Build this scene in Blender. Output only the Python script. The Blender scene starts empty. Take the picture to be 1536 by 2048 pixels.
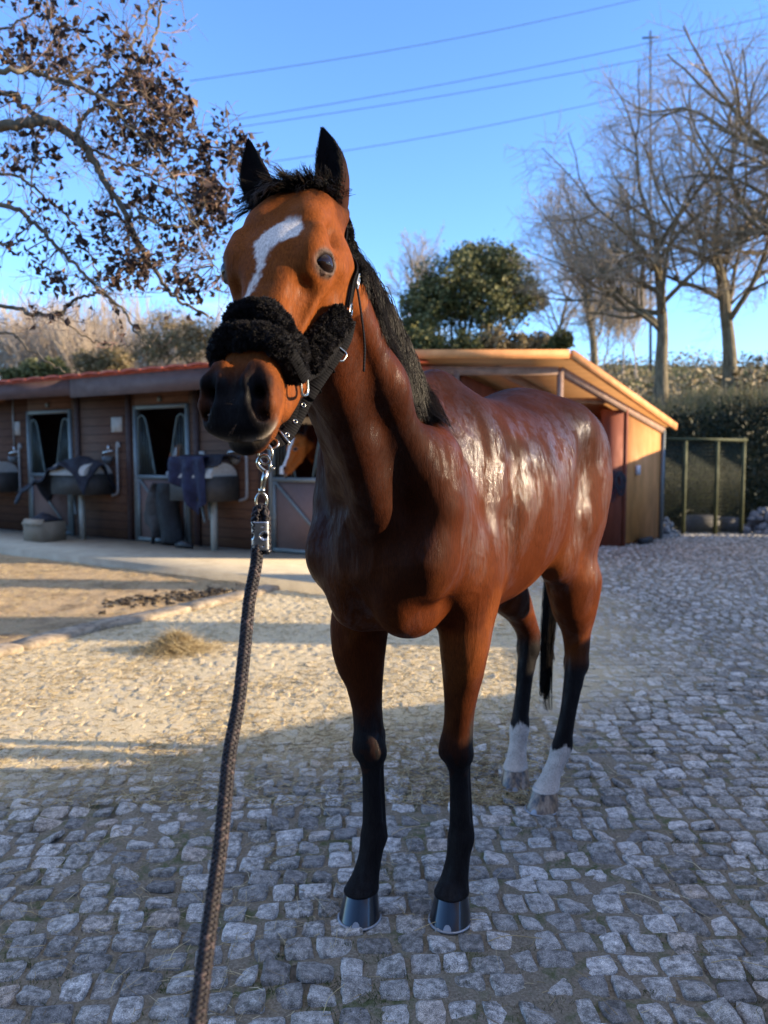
import bpy, bmesh, math, random
import numpy as np
from mathutils import Vector, Matrix, Euler
R = math.radians
sc = bpy.context.scene
col = sc.collection
# ------------------------------------------------------------------ camera, sky, sun, exposure
CAM_H, PITCH, FPX = 1.40, 4.09, 1539.0
cam = bpy.data.objects.new('camera', bpy.data.cameras.new('camera'))
col.objects.link(cam)
cam.location = (0, 0, CAM_H)
cam.rotation_euler = (R(90-PITCH), 0, 0)
cam.data.sensor_fit = 'VERTICAL'
cam.data.sensor_height = 34.6
cam.data.lens = 34.6*FPX/2048.0
cam.data.clip_start = 0.05
cam.data.clip_end = 3000
cam.data.dof.use_dof = True
cam.data.dof.focus_distance = 1.9
cam.data.dof.aperture_fstop = 0.026/0.0085
sc.camera = cam
SUN_EL, SUN_AZ = 14.5, -4.0          # azimuth: degrees from +X towards +Y (negative = towards the viewer)
sdir = Vector((math.cos(R(SUN_EL))*math.cos(R(SUN_AZ)), math.cos(R(SUN_EL))*math.sin(R(SUN_AZ)), math.sin(R(SUN_EL))))
sun = bpy.data.objects.new('sun', bpy.data.lights.new('sun', 'SUN'))
col.objects.link(sun)
sun.data.energy = 5.0
sun.data.angle = R(0.5)
sun.data.color = (1.0, 0.79, 0.52)
sun.rotation_euler = sdir.to_track_quat('Z', 'Y').to_euler()
w = bpy.data.worlds.new('World'); sc.world = w; w.use_nodes = True
wn = w.node_tree.nodes; wl = w.node_tree.links
bg = wn['Background']
sky = wn.new('ShaderNodeTexSky'); sky.sky_type = 'NISHITA'; sky.sun_disc = False
sky.sun_elevation = R(SUN_EL); sky.sun_rotation = R(90-SUN_AZ)
sky.air_density = 1.0; sky.dust_density = 0.1; sky.ozone_density = 3.0
hs = wn.new('ShaderNodeMix'); hs.data_type = 'RGBA'; hs.blend_type = 'MULTIPLY'; hs.inputs[0].default_value = 1
hs.inputs[7].default_value = (0.80, 1.00, 1.36, 1)
wl.new(sky.outputs[0], hs.inputs[6])
# a few thin clouds low over the horizon
tc = wn.new('ShaderNodeTexCoord'); mp = wn.new('ShaderNodeMapping'); mp.inputs['Scale'].default_value = (1.6, 1.6, 5.0)
mp.inputs['Location'].default_value = (0.35, 0.2, 0.1)
ns = wn.new('ShaderNodeTexNoise'); ns.inputs['Scale'].default_value = 2.6; ns.inputs['Detail'].default_value = 7; ns.inputs['Roughness'].default_value = 0.6
rp = wn.new('ShaderNodeValToRGB'); rp.color_ramp.elements[0].position = 0.60; rp.color_ramp.elements[1].position = 0.78
wl.new(tc.outputs['Generated'], mp.inputs[0]); wl.new(mp.outputs[0], ns.inputs[0]); wl.new(ns.outputs[0], rp.inputs[0])
sx = wn.new('ShaderNodeSeparateXYZ'); wl.new(tc.outputs['Generated'], sx.inputs[0])
mr = wn.new('ShaderNodeMapRange'); mr.inputs[1].default_value = 0.26; mr.inputs[2].default_value = 0.08
mr.inputs[3].default_value = 0.0; mr.inputs[4].default_value = 0.9; wl.new(sx.outputs[2], mr.inputs[0])
mu = wn.new('ShaderNodeMath'); mu.operation = 'MULTIPLY'; wl.new(rp.outputs[0], mu.inputs[0]); wl.new(mr.outputs[0], mu.inputs[1])
cm = wn.new('ShaderNodeMix'); cm.data_type = 'RGBA'; wl.new(mu.outputs[0], cm.inputs[0]); wl.new(hs.outputs[2], cm.inputs[6])
cm.inputs[7].default_value = (6.5, 6.3, 6.2, 1)
# broken bright cloud added overhead, out of view, for neutral fill light
n2_ = wn.new('ShaderNodeTexNoise'); n2_.inputs['Scale'].default_value = 3.0; n2_.inputs['Detail'].default_value = 5; wl.new(tc.outputs['Generated'], n2_.inputs[0])
r2_ = wn.new('ShaderNodeValToRGB'); r2_.color_ramp.elements[0].position = 0.36; r2_.color_ramp.elements[1].position = 0.56; wl.new(n2_.outputs[0], r2_.inputs[0])
m2_ = wn.new('ShaderNodeMapRange'); m2_.inputs[1].default_value = 0.66; m2_.inputs[2].default_value = 0.84; wl.new(sx.outputs[2], m2_.inputs[0])
u2_ = wn.new('ShaderNodeMath'); u2_.operation = 'MULTIPLY'; wl.new(r2_.outputs[0], u2_.inputs[0]); wl.new(m2_.outputs[0], u2_.inputs[1])
c2_ = wn.new('ShaderNodeMix'); c2_.data_type = 'RGBA'; wl.new(u2_.outputs[0], c2_.inputs[0]); wl.new(cm.outputs[2], c2_.inputs[6]); c2_.inputs[7].default_value = (4.3, 4.25, 4.15, 1)
wl.new(c2_.outputs[2], bg.inputs[0]); bg.inputs[1].default_value = 0.15
sc.view_settings.view_transform = 'Standard'; sc.view_settings.look = 'None'
sc.view_settings.gamma = 1; sc.view_settings.exposure = 1.25
sc.render.engine = 'CYCLES'

# ------------------------------------------------------------------ helpers
_cp, _sp = math.cos(R(PITCH)), math.sin(R(PITCH))
def ray(px, py):
    a = (px-768)/FPX; b = (1024-py)/FPX
    return Vector((a, _cp + b*_sp, -_sp + b*_cp))          # forward + up components, world
def at(px, py, Y):
    """world point at depth Y (world y) seen at photo pixel px,py"""
    r = ray(px, py); return Vector((0, 0, CAM_H)) + r*(Y/r.y)
def gr(px, py, z=0.0):
    r = ray(px, py); t = (z-CAM_H)/r.z; return Vector((0, 0, CAM_H)) + r*t
def project(p):
    y = p[1]*_cp - (p[2]-CAM_H)*_sp; u = p[1]*_sp + (p[2]-CAM_H)*_cp
    return 768+FPX*p[0]/y, 1024-FPX*u/y

def tag(o, label=None, cat=None, group=None, kind=None):
    for k, v in (('label', label), ('category', cat), ('group', group), ('kind', kind)):
        if v: o[k] = v
    return o
def empty(name, loc=(0, 0, 0), rz=0.0):
    o = bpy.data.objects.new(name, None); col.objects.link(o)
    o.location = loc; o.rotation_euler = (0, 0, rz); o.empty_display_size = 0.1
    return o
def mesh_np(name, V, F, mat, parent=None, smooth=True, attrs=None):
    """V (n,3) array; F list of arrays (m,k) or single (m,k) array"""
    V = np.asarray(V, dtype=np.float32)
    Fs = F if isinstance(F, (list, tuple)) else [F]
    Fs = [np.asarray(f, dtype=np.int32) for f in Fs if len(f)]
    me = bpy.data.meshes.new(name)
    me.vertices.add(len(V)); me.vertices.foreach_set('co', V.ravel())
    nl = sum(f.size for f in Fs); nf = sum(len(f) for f in Fs)
    me.loops.add(nl); me.polygons.add(nf)
    me.loops.foreach_set('vertex_index', np.concatenate([f.ravel() for f in Fs]))
    st = []; o = 0
    for f in Fs:
        st.append(o+np.arange(len(f))*f.shape[1]); o += f.size
    me.polygons.foreach_set('loop_start', np.concatenate(st).astype(np.int32))
    me.update(calc_edges=True); me.validate()
    if attrs:
        for k, a in attrs.items():
            a = np.asarray(a, dtype=np.float32)
            if a.ndim == 1:
                at_ = me.attributes.new(k, 'FLOAT', 'POINT'); at_.data.foreach_set('value', a)
            elif a.shape[1] == 3:
                at_ = me.attributes.new(k, 'FLOAT_VECTOR', 'POINT'); at_.data.foreach_set('vector', a.ravel())
            else:
                at_ = me.attributes.new(k, 'FLOAT_COLOR', 'POINT'); at_.data.foreach_set('color', a.ravel())
    if smooth: me.shade_smooth()
    if mat: me.materials.append(mat)
    ob = bpy.data.objects.new(name, me); col.objects.link(ob)
    if parent: ob.parent = parent
    return ob
class MB:
    """collects shapes, builds ONE mesh"""
    def __init__(s): s.v = []; s.f3 = []; s.f4 = []; s.n = 0; s.at = []
    def add(s, V, F, a=0.0):
        V = np.asarray(V, dtype=np.float64); 
        for f in F:
            if len(f) == 0: continue
            f = np.asarray(f)+s.n
            (s.f3 if f.shape[1] == 3 else s.f4).append(f)
        s.v.append(V); s.n += len(V)
        s.at.append(np.full(len(V), a) if np.isscalar(a) else np.asarray(a))
    def box(s, c, d, ax=None, a=0.0):
        """centre, full size, optional 3x3 axes"""
        c = np.array(c, float); h = np.array(d, float)/2
        V = np.array([[i, j, k] for i in (-1, 1) for j in (-1, 1) for k in (-1, 1)], float)*h
        if ax is not None: V = V @ np.array(ax, float)
        V = V+c
        s.add(V, [np.array([[0, 1, 3, 2], [4, 6, 7, 5], [0, 4, 5, 1], [2, 3, 7, 6], [0, 2, 6, 4], [1, 5, 7, 3]])], a)
    def beam(s, p0, p1, w, h, up=(0, 0, 1), a=0.0):
        p0 = np.array(p0, float); p1 = np.array(p1, float); d = p1-p0; L = np.linalg.norm(d); d /= L
        up = np.array(up, float); sd = np.cross(up, d); sd /= np.linalg.norm(sd); u = np.cross(d, sd)
        s.box((p0+p1)/2, (L, w, h), np.array([d, sd, u]), a)
    def tube(s, pts, rad, k=8, a=0.0, flat=None, cap=True, closed=False, upv=None):
        P = np.array(pts, float); n = len(P)
        r = np.full(n, rad, float) if np.isscalar(rad) else np.array(rad, float)
        T = np.gradient(P, axis=0)
        if closed: T = np.roll(P, -1, 0)-np.roll(P, 1, 0)
        T /= np.linalg.norm(T, axis=1, keepdims=True)+1e-12
        ref = np.array(upv if upv is not None else ((0, 0, 1) if abs(T[0][2]) < 0.9 else (0, 1, 0)), float)
        N = np.zeros_like(P); b = ref-T[0]*(ref@T[0]); N[0] = b/np.linalg.norm(b)
        for i in range(1, n):
            b = (ref if upv is not None else N[i-1]); b = b-T[i]*(b@T[i]); N[i] = b/(np.linalg.norm(b)+1e-12)
        B = np.cross(T, N)
        th = np.arange(k)*2*math.pi/k
        fl = 1.0 if flat is None else flat
        V = P[:, None, :] + r[:, None, None]*(np.cos(th)[None, :, None]*N[:, None, :] + fl*np.sin(th)[None, :, None]*B[:, None, :])
        V = V.reshape(-1, 3)
        i = np.arange(n if closed else n-1)[:, None]; j = np.arange(k)[None, :]
        i2 = (i+1) % n
        F = np.stack([i*k+j, i*k+(j+1) % k, i2*k+(j+1) % k, i2*k+j], -1).reshape(-1, 4)
        fs = [F]
        if cap and not closed:
            V = np.vstack([V, P[0], P[-1]]); c0 = n*k; jj = np.arange(k)
            fs.append(np.stack([np.full(k, c0), (jj+1) % k, jj], -1))
            fs.append(np.stack([np.full(k, c0+1), (n-1)*k+jj, (n-1)*k+(jj+1) % k], -1))
        s.add(V, fs, a)
    def build(s, name, mat, parent=None, smooth=False, attrs=None):
        if not s.v: return None
        fs = []
        if s.f3: fs.append(np.vstack(s.f3))
        if s.f4: fs.append(np.vstack(s.f4))
        A = {'rnd': np.concatenate(s.at)}
        if attrs: A.update(attrs)
        return mesh_np(name, np.vstack(s.v), fs, mat, parent, smooth, A)
def smoothpath(pts, n=24):
    """Catmull-Rom through control points"""
    P = np.array(pts, float); P = np.vstack([2*P[0]-P[1], P, 2*P[-1]-P[-2]])
    m = len(P)-3; t = np.linspace(0, m-1e-9, n); i = t.astype(int); f = (t-i)[:, None]
    a, b, c, d = P[i], P[i+1], P[i+2], P[i+3]
    return 0.5*((2*b)+(-a+c)*f+(2*a-5*b+4*c-d)*f*f+(-a+3*b-3*c+d)*f**3)

# ---- node material helper
class NM:
    def __init__(s, name):
        s.m = bpy.data.materials.new(name); s.m.use_nodes = True
        s.t = s.m.node_tree; s.b = s.t.nodes['Principled BSDF']; s.out = s.t.nodes['Material Output']
    def n(s, typ, **kw):
        x = s.t.nodes.new('ShaderNode'+typ)
        for k, v in kw.items():
            if hasattr(x, k): setattr(x, k, v)
        return x
    def l(s, a, b): s.t.links.new(a, b)
    def coord(s, scale=(1, 1, 1), src='Object', rot=(0, 0, 0)):
        t = s.n('TexCoord'); m = s.n('Mapping'); m.inputs['Scale'].default_value = scale; m.inputs['Rotation'].default_value = rot
        s.l(t.outputs[src], m.inputs[0]); return m.outputs[0]
    def noise(s, vec, scale, detail=4, rough=0.55, dist=0.0):
        x = s.n('TexNoise'); x.inputs['Scale'].default_value = scale; x.inputs['Detail'].default_value = detail
        x.inputs['Roughness'].default_value = rough; x.inputs['Distortion'].default_value = dist
        if vec is not None: s.l(vec, x.inputs['Vector'])
        return x.outputs[0]
    def ramp(s, fac, stops, interp='LINEAR'):
        x = s.n('ValToRGB'); cr = x.color_ramp; cr.interpolation = interp
        while len(cr.elements) < len(stops): cr.elements.new(0.5)
        for e, (p, c) in zip(cr.elements, stops):
            e.position = p; e.color = (c, c, c, 1) if np.isscalar(c) else (*c, 1)
        s.l(fac, x.inputs[0]); return x.outputs[0]
    def mix(s, fac, a, b, mode='MIX'):
        x = s.n('Mix'); x.data_type = 'RGBA'; x.blend_type = mode
        for inp, v in ((0, fac), (6, a), (7, b)):
            if hasattr(v, 'links') or isinstance(v, bpy.types.NodeSocket): s.l(v, x.inputs[inp])
            elif inp == 0: x.inputs[0].default_value = v
            else: x.inputs[inp].default_value = (*v, 1) if len(v) == 3 else v
        return x.outputs[2]
    def math(s, op, a, b=0.0, clamp=False):
        x = s.n('Math'); x.operation = op; x.use_clamp = clamp
        for i, v in ((0, a), (1, b)):
            if isinstance(v, bpy.types.NodeSocket): s.l(v, x.inputs[i])
            else: x.inputs[i].default_value = v
        return x.outputs[0]
    def attr(s, name, out='Fac'):
        x = s.n('Attribute'); x.attribute_name = name; return x.outputs[out]
    def set(s, **kw):
        names = dict(color='Base Color', rough='Roughness', metal='Metallic', spec='Specular IOR Level', coat='Coat Weight', coatr='Coat Roughness', normal='Normal', trans='Transmission Weight', ior='IOR', sheen='Sheen Weight', alpha='Alpha', aniso='Anisotropic', coatn='Coat Normal', sss='Subsurface Weight')
        for k, v in kw.items():
            i = s.b.inputs[names[k]]
            if isinstance(v, bpy.types.NodeSocket): s.l(v, i)
            elif k == 'color': i.default_value = (*v, 1)
            else: i.default_value = v
        return s
    def bump(s, h, strength=0.5, dist=0.01, prev=None):
        x = s.n('Bump'); x.inputs['Strength'].default_value = strength; x.inputs['Distance'].default_value = dist
        s.l(h, x.inputs['Height'])
        if prev is not None: s.l(prev, x.inputs['Normal'])
        return x.outputs[0]
def simple(name, color, rough=0.6, metal=0.0, var=0.25, scale=20, bump=0.0, bdist=0.004, stretch=(1, 1, 1), spec=0.4, coat=0.0):
    m = NM(name); v = m.coord(stretch); n = m.noise(v, scale, 5, 0.6)
    c0 = tuple(max(0, c*(1-var)) for c in color); c1 = tuple(min(1, c*(1+var)) for c in color)
    cc = m.ramp(n, [(0.3, c0), (0.7, c1)])
    r = m.ramp(n, [(0.3, min(1, rough*1.15)), (0.7, rough*0.85)])
    m.set(color=cc, rough=r, metal=metal, spec=spec, coat=coat)
    if bump: m.set(normal=m.bump(n, bump, bdist))
    return m.m
rng = np.random.default_rng(7)
random.seed(7)
# ------------------------------------------------------------------ sculpting by distance field
def table(rows, n=160):
    """rows [s, c1, c2...] -> smooth (monotone cubic) resampling"""
    A = np.array(rows, float); A = A[np.argsort(A[:, 0])]; s = A[:, 0]; out = [np.linspace(s[0], s[-1], n)]
    h = np.diff(s)
    for j in range(1, A.shape[1]):
        y = A[:, j]; d = np.diff(y)/h; m = np.zeros(len(s)); m[0] = d[0]; m[-1] = d[-1]
        for i in range(1, len(s)-1):
            m[i] = 0 if d[i-1]*d[i] <= 0 else 2*d[i-1]*d[i]/(d[i-1]+d[i])
        q = out[0]; i = np.clip(np.searchsorted(s, q)-1, 0, len(h)-1); t = (q-s[i])/h[i]
        out.append((2*t**3-3*t**2+1)*y[i]+(t**3-2*t**2+t)*h[i]*m[i]+(-2*t**3+3*t**2)*y[i+1]+(t**3-t**2)*h[i]*m[i+1])
    return out
class Field:
    def __init__(s, lo, hi, h):
        s.lo = np.array(lo, float); s.h = h
        s.n = np.ceil((np.array(hi)-s.lo)/h).astype(int)+1
        s.D = np.full(s.n, 0.2, np.float32)
    def win(s, lo, hi):
        a = np.clip(np.floor((np.array(lo)-s.lo)/s.h).astype(int), 0, s.n)
        b = np.clip(np.ceil((np.array(hi)-s.lo)/s.h).astype(int)+1, 0, s.n)
        if (b <= a).any(): return None
        g = [(s.lo[i]+s.h*np.arange(a[i], b[i])).astype(np.float32) for i in range(3)]
        sl = tuple(slice(a[i], b[i]) for i in range(3))
        return sl, g[0][:, None, None], g[1][None, :, None], g[2][None, None, :]
    def comb(s, sl, d, k, op):
        D = s.D[sl]
        if op == 'u':
            h = np.clip(0.5+0.5*(D-d)/k, 0, 1); s.D[sl] = D*(1-h)+d*h-k*h*(1-h)
        else:                                   # subtract
            h = np.clip(0.5-0.5*(D+d)/k, 0, 1); s.D[sl] = D*(1-h)-d*h+k*h*(1-h)
    def ell(s, c, r, ax=None, k=0.03, op='u'):
        c = np.array(c, float); m = max(r)+k+3*s.h
        W = s.win(c-m, c+m)
        if W is None: return
        sl, X, Y, Z = W; X = X-c[0]; Y = Y-c[1]; Z = Z-c[2]
        if ax is not None:
            ax = np.array(ax, float); ax = ax/np.linalg.norm(ax, axis=1, keepdims=True)
            X, Y, Z = [ax[i][0]*X+ax[i][1]*Y+ax[i][2]*Z for i in range(3)]
        k0 = np.sqrt((X/r[0])**2+(Y/r[1])**2+(Z/r[2])**2)+1e-6
        k1 = np.sqrt((X/r[0]**2)**2+(Y/r[1]**2)**2+(Z/r[2]**2)**2)+1e-6
        s.comb(sl, k0*(k0-1)/k1, k, op)
    def cap(s, a, b, ra, rb, k=0.02, op='u'):
        a = np.array(a, float); b = np.array(b, float); m = max(ra, rb)+k+3*s.h
        W = s.win(np.minimum(a, b)-m, np.maximum(a, b)+m)
        if W is None: return
        sl, X, Y, Z = W; d = b-a; L2 = d@d
        t = np.clip(((X-a[0])*d[0]+(Y-a[1])*d[1]+(Z-a[2])*d[2])/L2, 0, 1)
        q = np.sqrt((X-a[0]-t*d[0])**2+(Y-a[1]-t*d[1])**2+(Z-a[2]-t*d[2])**2)
        s.comb(sl, q-(ra+(rb-ra)*t), k, op)
    def path(s, pts, rad, k=0.02, op='u'):
        for i in range(len(pts)-1): s.cap(pts[i], pts[i+1], rad[i], rad[i+1], k, op)
    def loft(s, o, U, V, Wd, rows, k=0.03, n=2.0, op='u'):
        """rows: s, cv, cw, a, b+, b-   (b+ towards +W)"""
        o = np.array(o, float); U, V, Wd = [np.array(q, float) for q in (U, V, Wd)]
        T = table(rows); S = T[0]
        P = [o+U*S[i]+V*(T[1][i]+e*T[3][i])+Wd*(T[2][i]+f) for i in range(0, len(S), 4) for e in (-1, 1) for f in (T[4][i], -T[5][i])]
        P = np.array(P); m = k+3*s.h
        W = s.win(P.min(0)-m, P.max(0)+m)
        if W is None: return
        sl, X, Y, Z = W; X = X-o[0]; Y = Y-o[1]; Z = Z-o[2]
        ss = U[0]*X+U[1]*Y+U[2]*Z; v = V[0]*X+V[1]*Y+V[2]*Z; w_ = Wd[0]*X+Wd[1]*Y+Wd[2]*Z
        ds = np.maximum(np.maximum(S[0]-ss, ss-S[-1]), 0)
        I = lambda j: np.interp(ss, S, T[j]).astype(np.float32)
        v = v-I(1); w_ = w_-I(2); a = I(3); b = np.where(w_ > 0, I(4), I(5))
        pv = np.abs(v)/a+1e-5; pw = np.abs(w_)/b+1e-5
        r = (pv**n+pw**n)**(1/n)
        g = r**(1-n)*np.sqrt((pv**(n-1)/a)**2+(pw**(n-1)/b)**2)
        d = (r-1)/g
        d = np.where(ds > 0, np.sqrt(np.maximum(d, 0)**2+ds**2), d)
        s.comb(sl, d.astype(np.float32), k, op)
    def mesh(s, smooth=2):
        D = s.D; neg = D < 0; nx, ny, nz = s.n
        c = np.zeros((nx-1, ny-1, nz-1), np.uint8)
        for i in (0, 1):
            for j in (0, 1):
                for k in (0, 1): c += neg[i:nx-1+i, j:ny-1+j, k:nz-1+k]
        act = (c > 0) & (c < 8); idx = np.full(act.shape, -1, np.int32)
        A = np.argwhere(act); idx[act] = np.arange(len(A))
        acc = np.zeros((len(A), 3)); cnt = np.zeros(len(A))
        C = [(i, j, k) for i in (0, 1) for j in (0, 1) for k in (0, 1)]
        for p in C:
            for ax in range(3):
                if p[ax]: continue
                q = list(p); q[ax] = 1
                d0 = D[A[:, 0]+p[0], A[:, 1]+p[1], A[:, 2]+p[2]]; d1 = D[A[:, 0]+q[0], A[:, 1]+q[1], A[:, 2]+q[2]]
                m = (d0 < 0) != (d1 < 0); t = np.where(m, d0/(d0-d1+1e-12), 0)
                pos = np.tile(np.array(p, float), (len(A), 1)); pos[:, ax] = t
                acc[m] += pos[m]; cnt[m] += 1
        V = s.lo+s.h*(A+acc/cnt[:, None])
        F = []
        for ax in range(3):
            a0 = [slice(None)]*3; a1 = [slice(None)]*3; a0[ax] = slice(0, -1); a1[ax] = slice(1, None)
            n0 = neg[tuple(a0)]; n1 = neg[tuple(a1)]; E = np.argwhere(n0 != n1)
            b, cc = (ax+1) % 3, (ax+2) % 3
            E = E[(E[:, b] > 0) & (E[:, cc] > 0) & (E[:, b] < s.n[b]-1) & (E[:, cc] < s.n[cc]-1)]
            flip = n0[E[:, 0], E[:, 1], E[:, 2]]
            qs = []
            for db, dc in ((-1, -1), (0, -1), (0, 0), (-1, 0)):
                G = E.copy(); G[:, b] += db; G[:, cc] += dc; qs.append(idx[G[:, 0], G[:, 1], G[:, 2]])
            Q = np.stack(qs, 1); Q[~flip] = Q[~flip][:, ::-1]; F.append(Q)
        F = np.vstack(F); F = F[(F >= 0).all(1)]
        # keep the largest component out of caution, then smooth
        for it in range(smooth):
            a2 = np.zeros_like(V); n2 = np.zeros(len(V))
            for e in ((0, 1), (1, 2), (2, 3), (3, 0)):
                for x, y in (e, e[::-1]):
                    for kk in range(3): a2[:, kk] += np.bincount(F[:, x], V[F[:, y], kk], len(V))
                    n2 += np.bincount(F[:, x], minlength=len(V))
            lam = 0.55 if it % 2 == 0 else -0.45
            V = V+lam*(a2/np.maximum(n2, 1)[:, None]-V)
        return V, F

# ------------------------------------------------------------------ the horse
HO = np.array([0.07, 2.28, 0.0]); HYAW = math.atan2(-0.84, -0.54)
def h2w(p):
    p = np.asarray(p, float); c, s_ = math.cos(HYAW), math.sin(HYAW)
    return np.stack([HO[0]+c*p[..., 0]-s_*p[..., 1], HO[1]+s_*p[..., 0]+c*p[..., 1], p[..., 2]], -1)
def w2h(p):
    p = np.asarray(p, float)-HO; c, s_ = math.cos(HYAW), math.sin(HYAW)
    return np.stack([c*p[..., 0]+s_*p[..., 1], -s_*p[..., 0]+c*p[..., 1], p[..., 2]], -1)
class Head:
    """frame of a head: P poll, u down the face, v to the horse's left, w out of the forehead"""
    def __init__(s, P, yaw, pitch, roll=0.0):
        s.P = np.array(P, float); h = np.array([math.cos(yaw), math.sin(yaw), 0]); z = np.array([0, 0, 1.0])
        s.u = h*math.cos(pitch)-z*math.sin(pitch); s.w = h*math.sin(pitch)+z*math.cos(pitch); s.v = np.cross(z, h)
        if roll:
            c, q = math.cos(roll), math.sin(roll); s.v, s.w = s.v*c+s.w*q, s.w*c-s.v*q
    def __call__(s, a, b, c): return s.P+s.u*a+s.v*b+s.w*c
    def inv(s, p):
        d = np.asarray(p)-s.P; return d@s.u, d@s.v, d@s.w
def eye_frame(H, sd):
    ew = H.v*sd*.885+H.w*.466; t = H.w*.885-H.v*sd*.466; c, q = math.cos(.95), math.sin(.95)
    return ew, H.u*c+t*q, t*c-H.u*q, H(.243, sd*.1005, .033)
def head_field(F, H, fine=True):
    K = 1.0
    rows = [[-.03, .01, .02], [-.01, .030, .045], [.03, .058, .068], [.09, .078, .084], [.15, .086, .092], [.21, .087, .091], [.27, .078, .080],
            [.33, .064, .070], [.39, .057, .061], [.45, .054, .055], [.50, .050, .052], [.545, .044, .053], [.58, .030, .046], [.60, .012, .025]]
    back = [.04, .07, .09, .105, .115, .118, .112, .10, .088, .078, .072, .068, .055, .03]
    F.loft(H(0, 0, 0), H.u, H.v, H.w, [[r[0]*K, 0, -.01, r[2], r[1], bk] for r, bk in zip(rows, back)], 0.02, 2.75)
    for sd in (1, -1):
        F.ell(H(.245, sd*.050, -.085), (.105, .036, .082), [H.u, H.v, H.w], .04)            # jowl
        F.cap(H(.16, sd*.068, -.055), H(.33, sd*.056, -.118), .05, .034, .035)             # jaw ridge
        F.cap(H(.33, sd*.05, -.112), H(.50, sd*.028, -.088), .03, .022, .035)
        F.cap(H(.255, sd*.089, -.006), H(.385, sd*.058, -.018), .013, .008, .016)            # facial crest
        F.cap(H(.285, sd*.074, .030), H(.40, sd*.055, .018), .014, .010, .035, 's')         # hollow beside the nose bone
        F.cap(H(.30, sd*.088, -.045), H(.42, sd*.058, -.055), .012, .010, .035, 's')
        F.cap(H(.180, sd*.080, .056), H(.225, sd*.083, .053), .018, .013, .022)              # brow over the eye
        F.ell(H(.228, sd*.076, .027), (.052, .030, .044), [H.u, H.v, H.w], .03)             # orbit
        F.cap(H(.13, sd*.055, .050), H(.06, sd*.045, .02), .022, .020, .04)                # temple
        F.ell(H(.150, sd*.094, .016), (.026, .016, .015), [H.u, H.v, H.w], .030, 's')         # hollow above the eye
        F.cap(H(.11, sd*.070, -.03), H(.20, sd*.098, -.014), .018, .018, .04)               # zygomatic arch
        F.cap(H(.060, sd*.052, -.030), H(.018, sd*.062, -.030), .028, .030, .03)           # root of the ear
        # muzzle: lips, nostril wings
        F.ell(H(.545, sd*.029, -.010), (.060, .036, .050), [H.u, H.v, H.w], .025)
        F.path([H(.505, sd*.044, .046), H(.535, sd*.055, .038), H(.568, sd*.060, .014), H(.592, sd*.051, -.008)], [.008, .012, .012, .010], .012)
        F.path([H(.505, sd*.028, .048), H(.540, sd*.026, .044), H(.575, sd*.030, .022), H(.594, sd*.044, -.004)], [.009, .011, .011, .010], .016)
    F.ell(H(.582, 0, -.012), (.034, .056, .036), [H.u, H.v, H.w], .026)                    # upper lip
    F.ell(H(.590, 0, -.060), (.030, .040, .020), [H.u, H.v, H.w], .012)                    # lower lip
    F.ell(H(.545, 0, -.086), (.036, .034, .024), [H.u, H.v, H.w], .018)                    # chin
    for sd in (1, -1):
        F.path([H(.612, sd*.0, -.034), H(.604, sd*.026, -.035), H(.578, sd*.050, -.040), H(.535, sd*.066, -.046), H(.500, sd*.068, -.046)], [.0045, .0045, .004, .003, .002], .006, 's')
        F.path([H(.520, sd*.042, .060), H(.545, sd*.043, .056), H(.572, sd*.048, .036), H(.588, sd*.048, .010)], [.004, .0115, .014, .008], .008, 's')
        F.cap(H(.560, sd*.048, .034), H(.535, sd*.038, .012), .011, .005, .010, 's')
        F.path([H(.588, sd*.052, .008), H(.572, sd*.060, -.004)], [.006, .004], .01, 's')
        # the eye opening
        ew, eu, el, ec = eye_frame(H, sd)
        F.ell(ec, (.0255, .021, .0175), [eu, ew, el], .005, 's')
        e = lambda a, b, c: ec+eu*a+el*b+ew*c
        F.path([e(-.029, -.001, .000), e(-.016, .0165, .006), e(.004, .0200, .007), e(.028, .004, .001)], [.003, .0048, .0048, .003], .006)
        F.path([e(-.030, -.002, .000), e(-.013, -.0200, .001), e(.008, -.0200, .001), e(.029, -.001, .000)], [.003, .0035, .0035, .003], .006)
        F.path([e(-.034, .020, -.004), e(-.012, .031, .001), e(.015, .030, .0)], [.003, .004, .003], .012)
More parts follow.
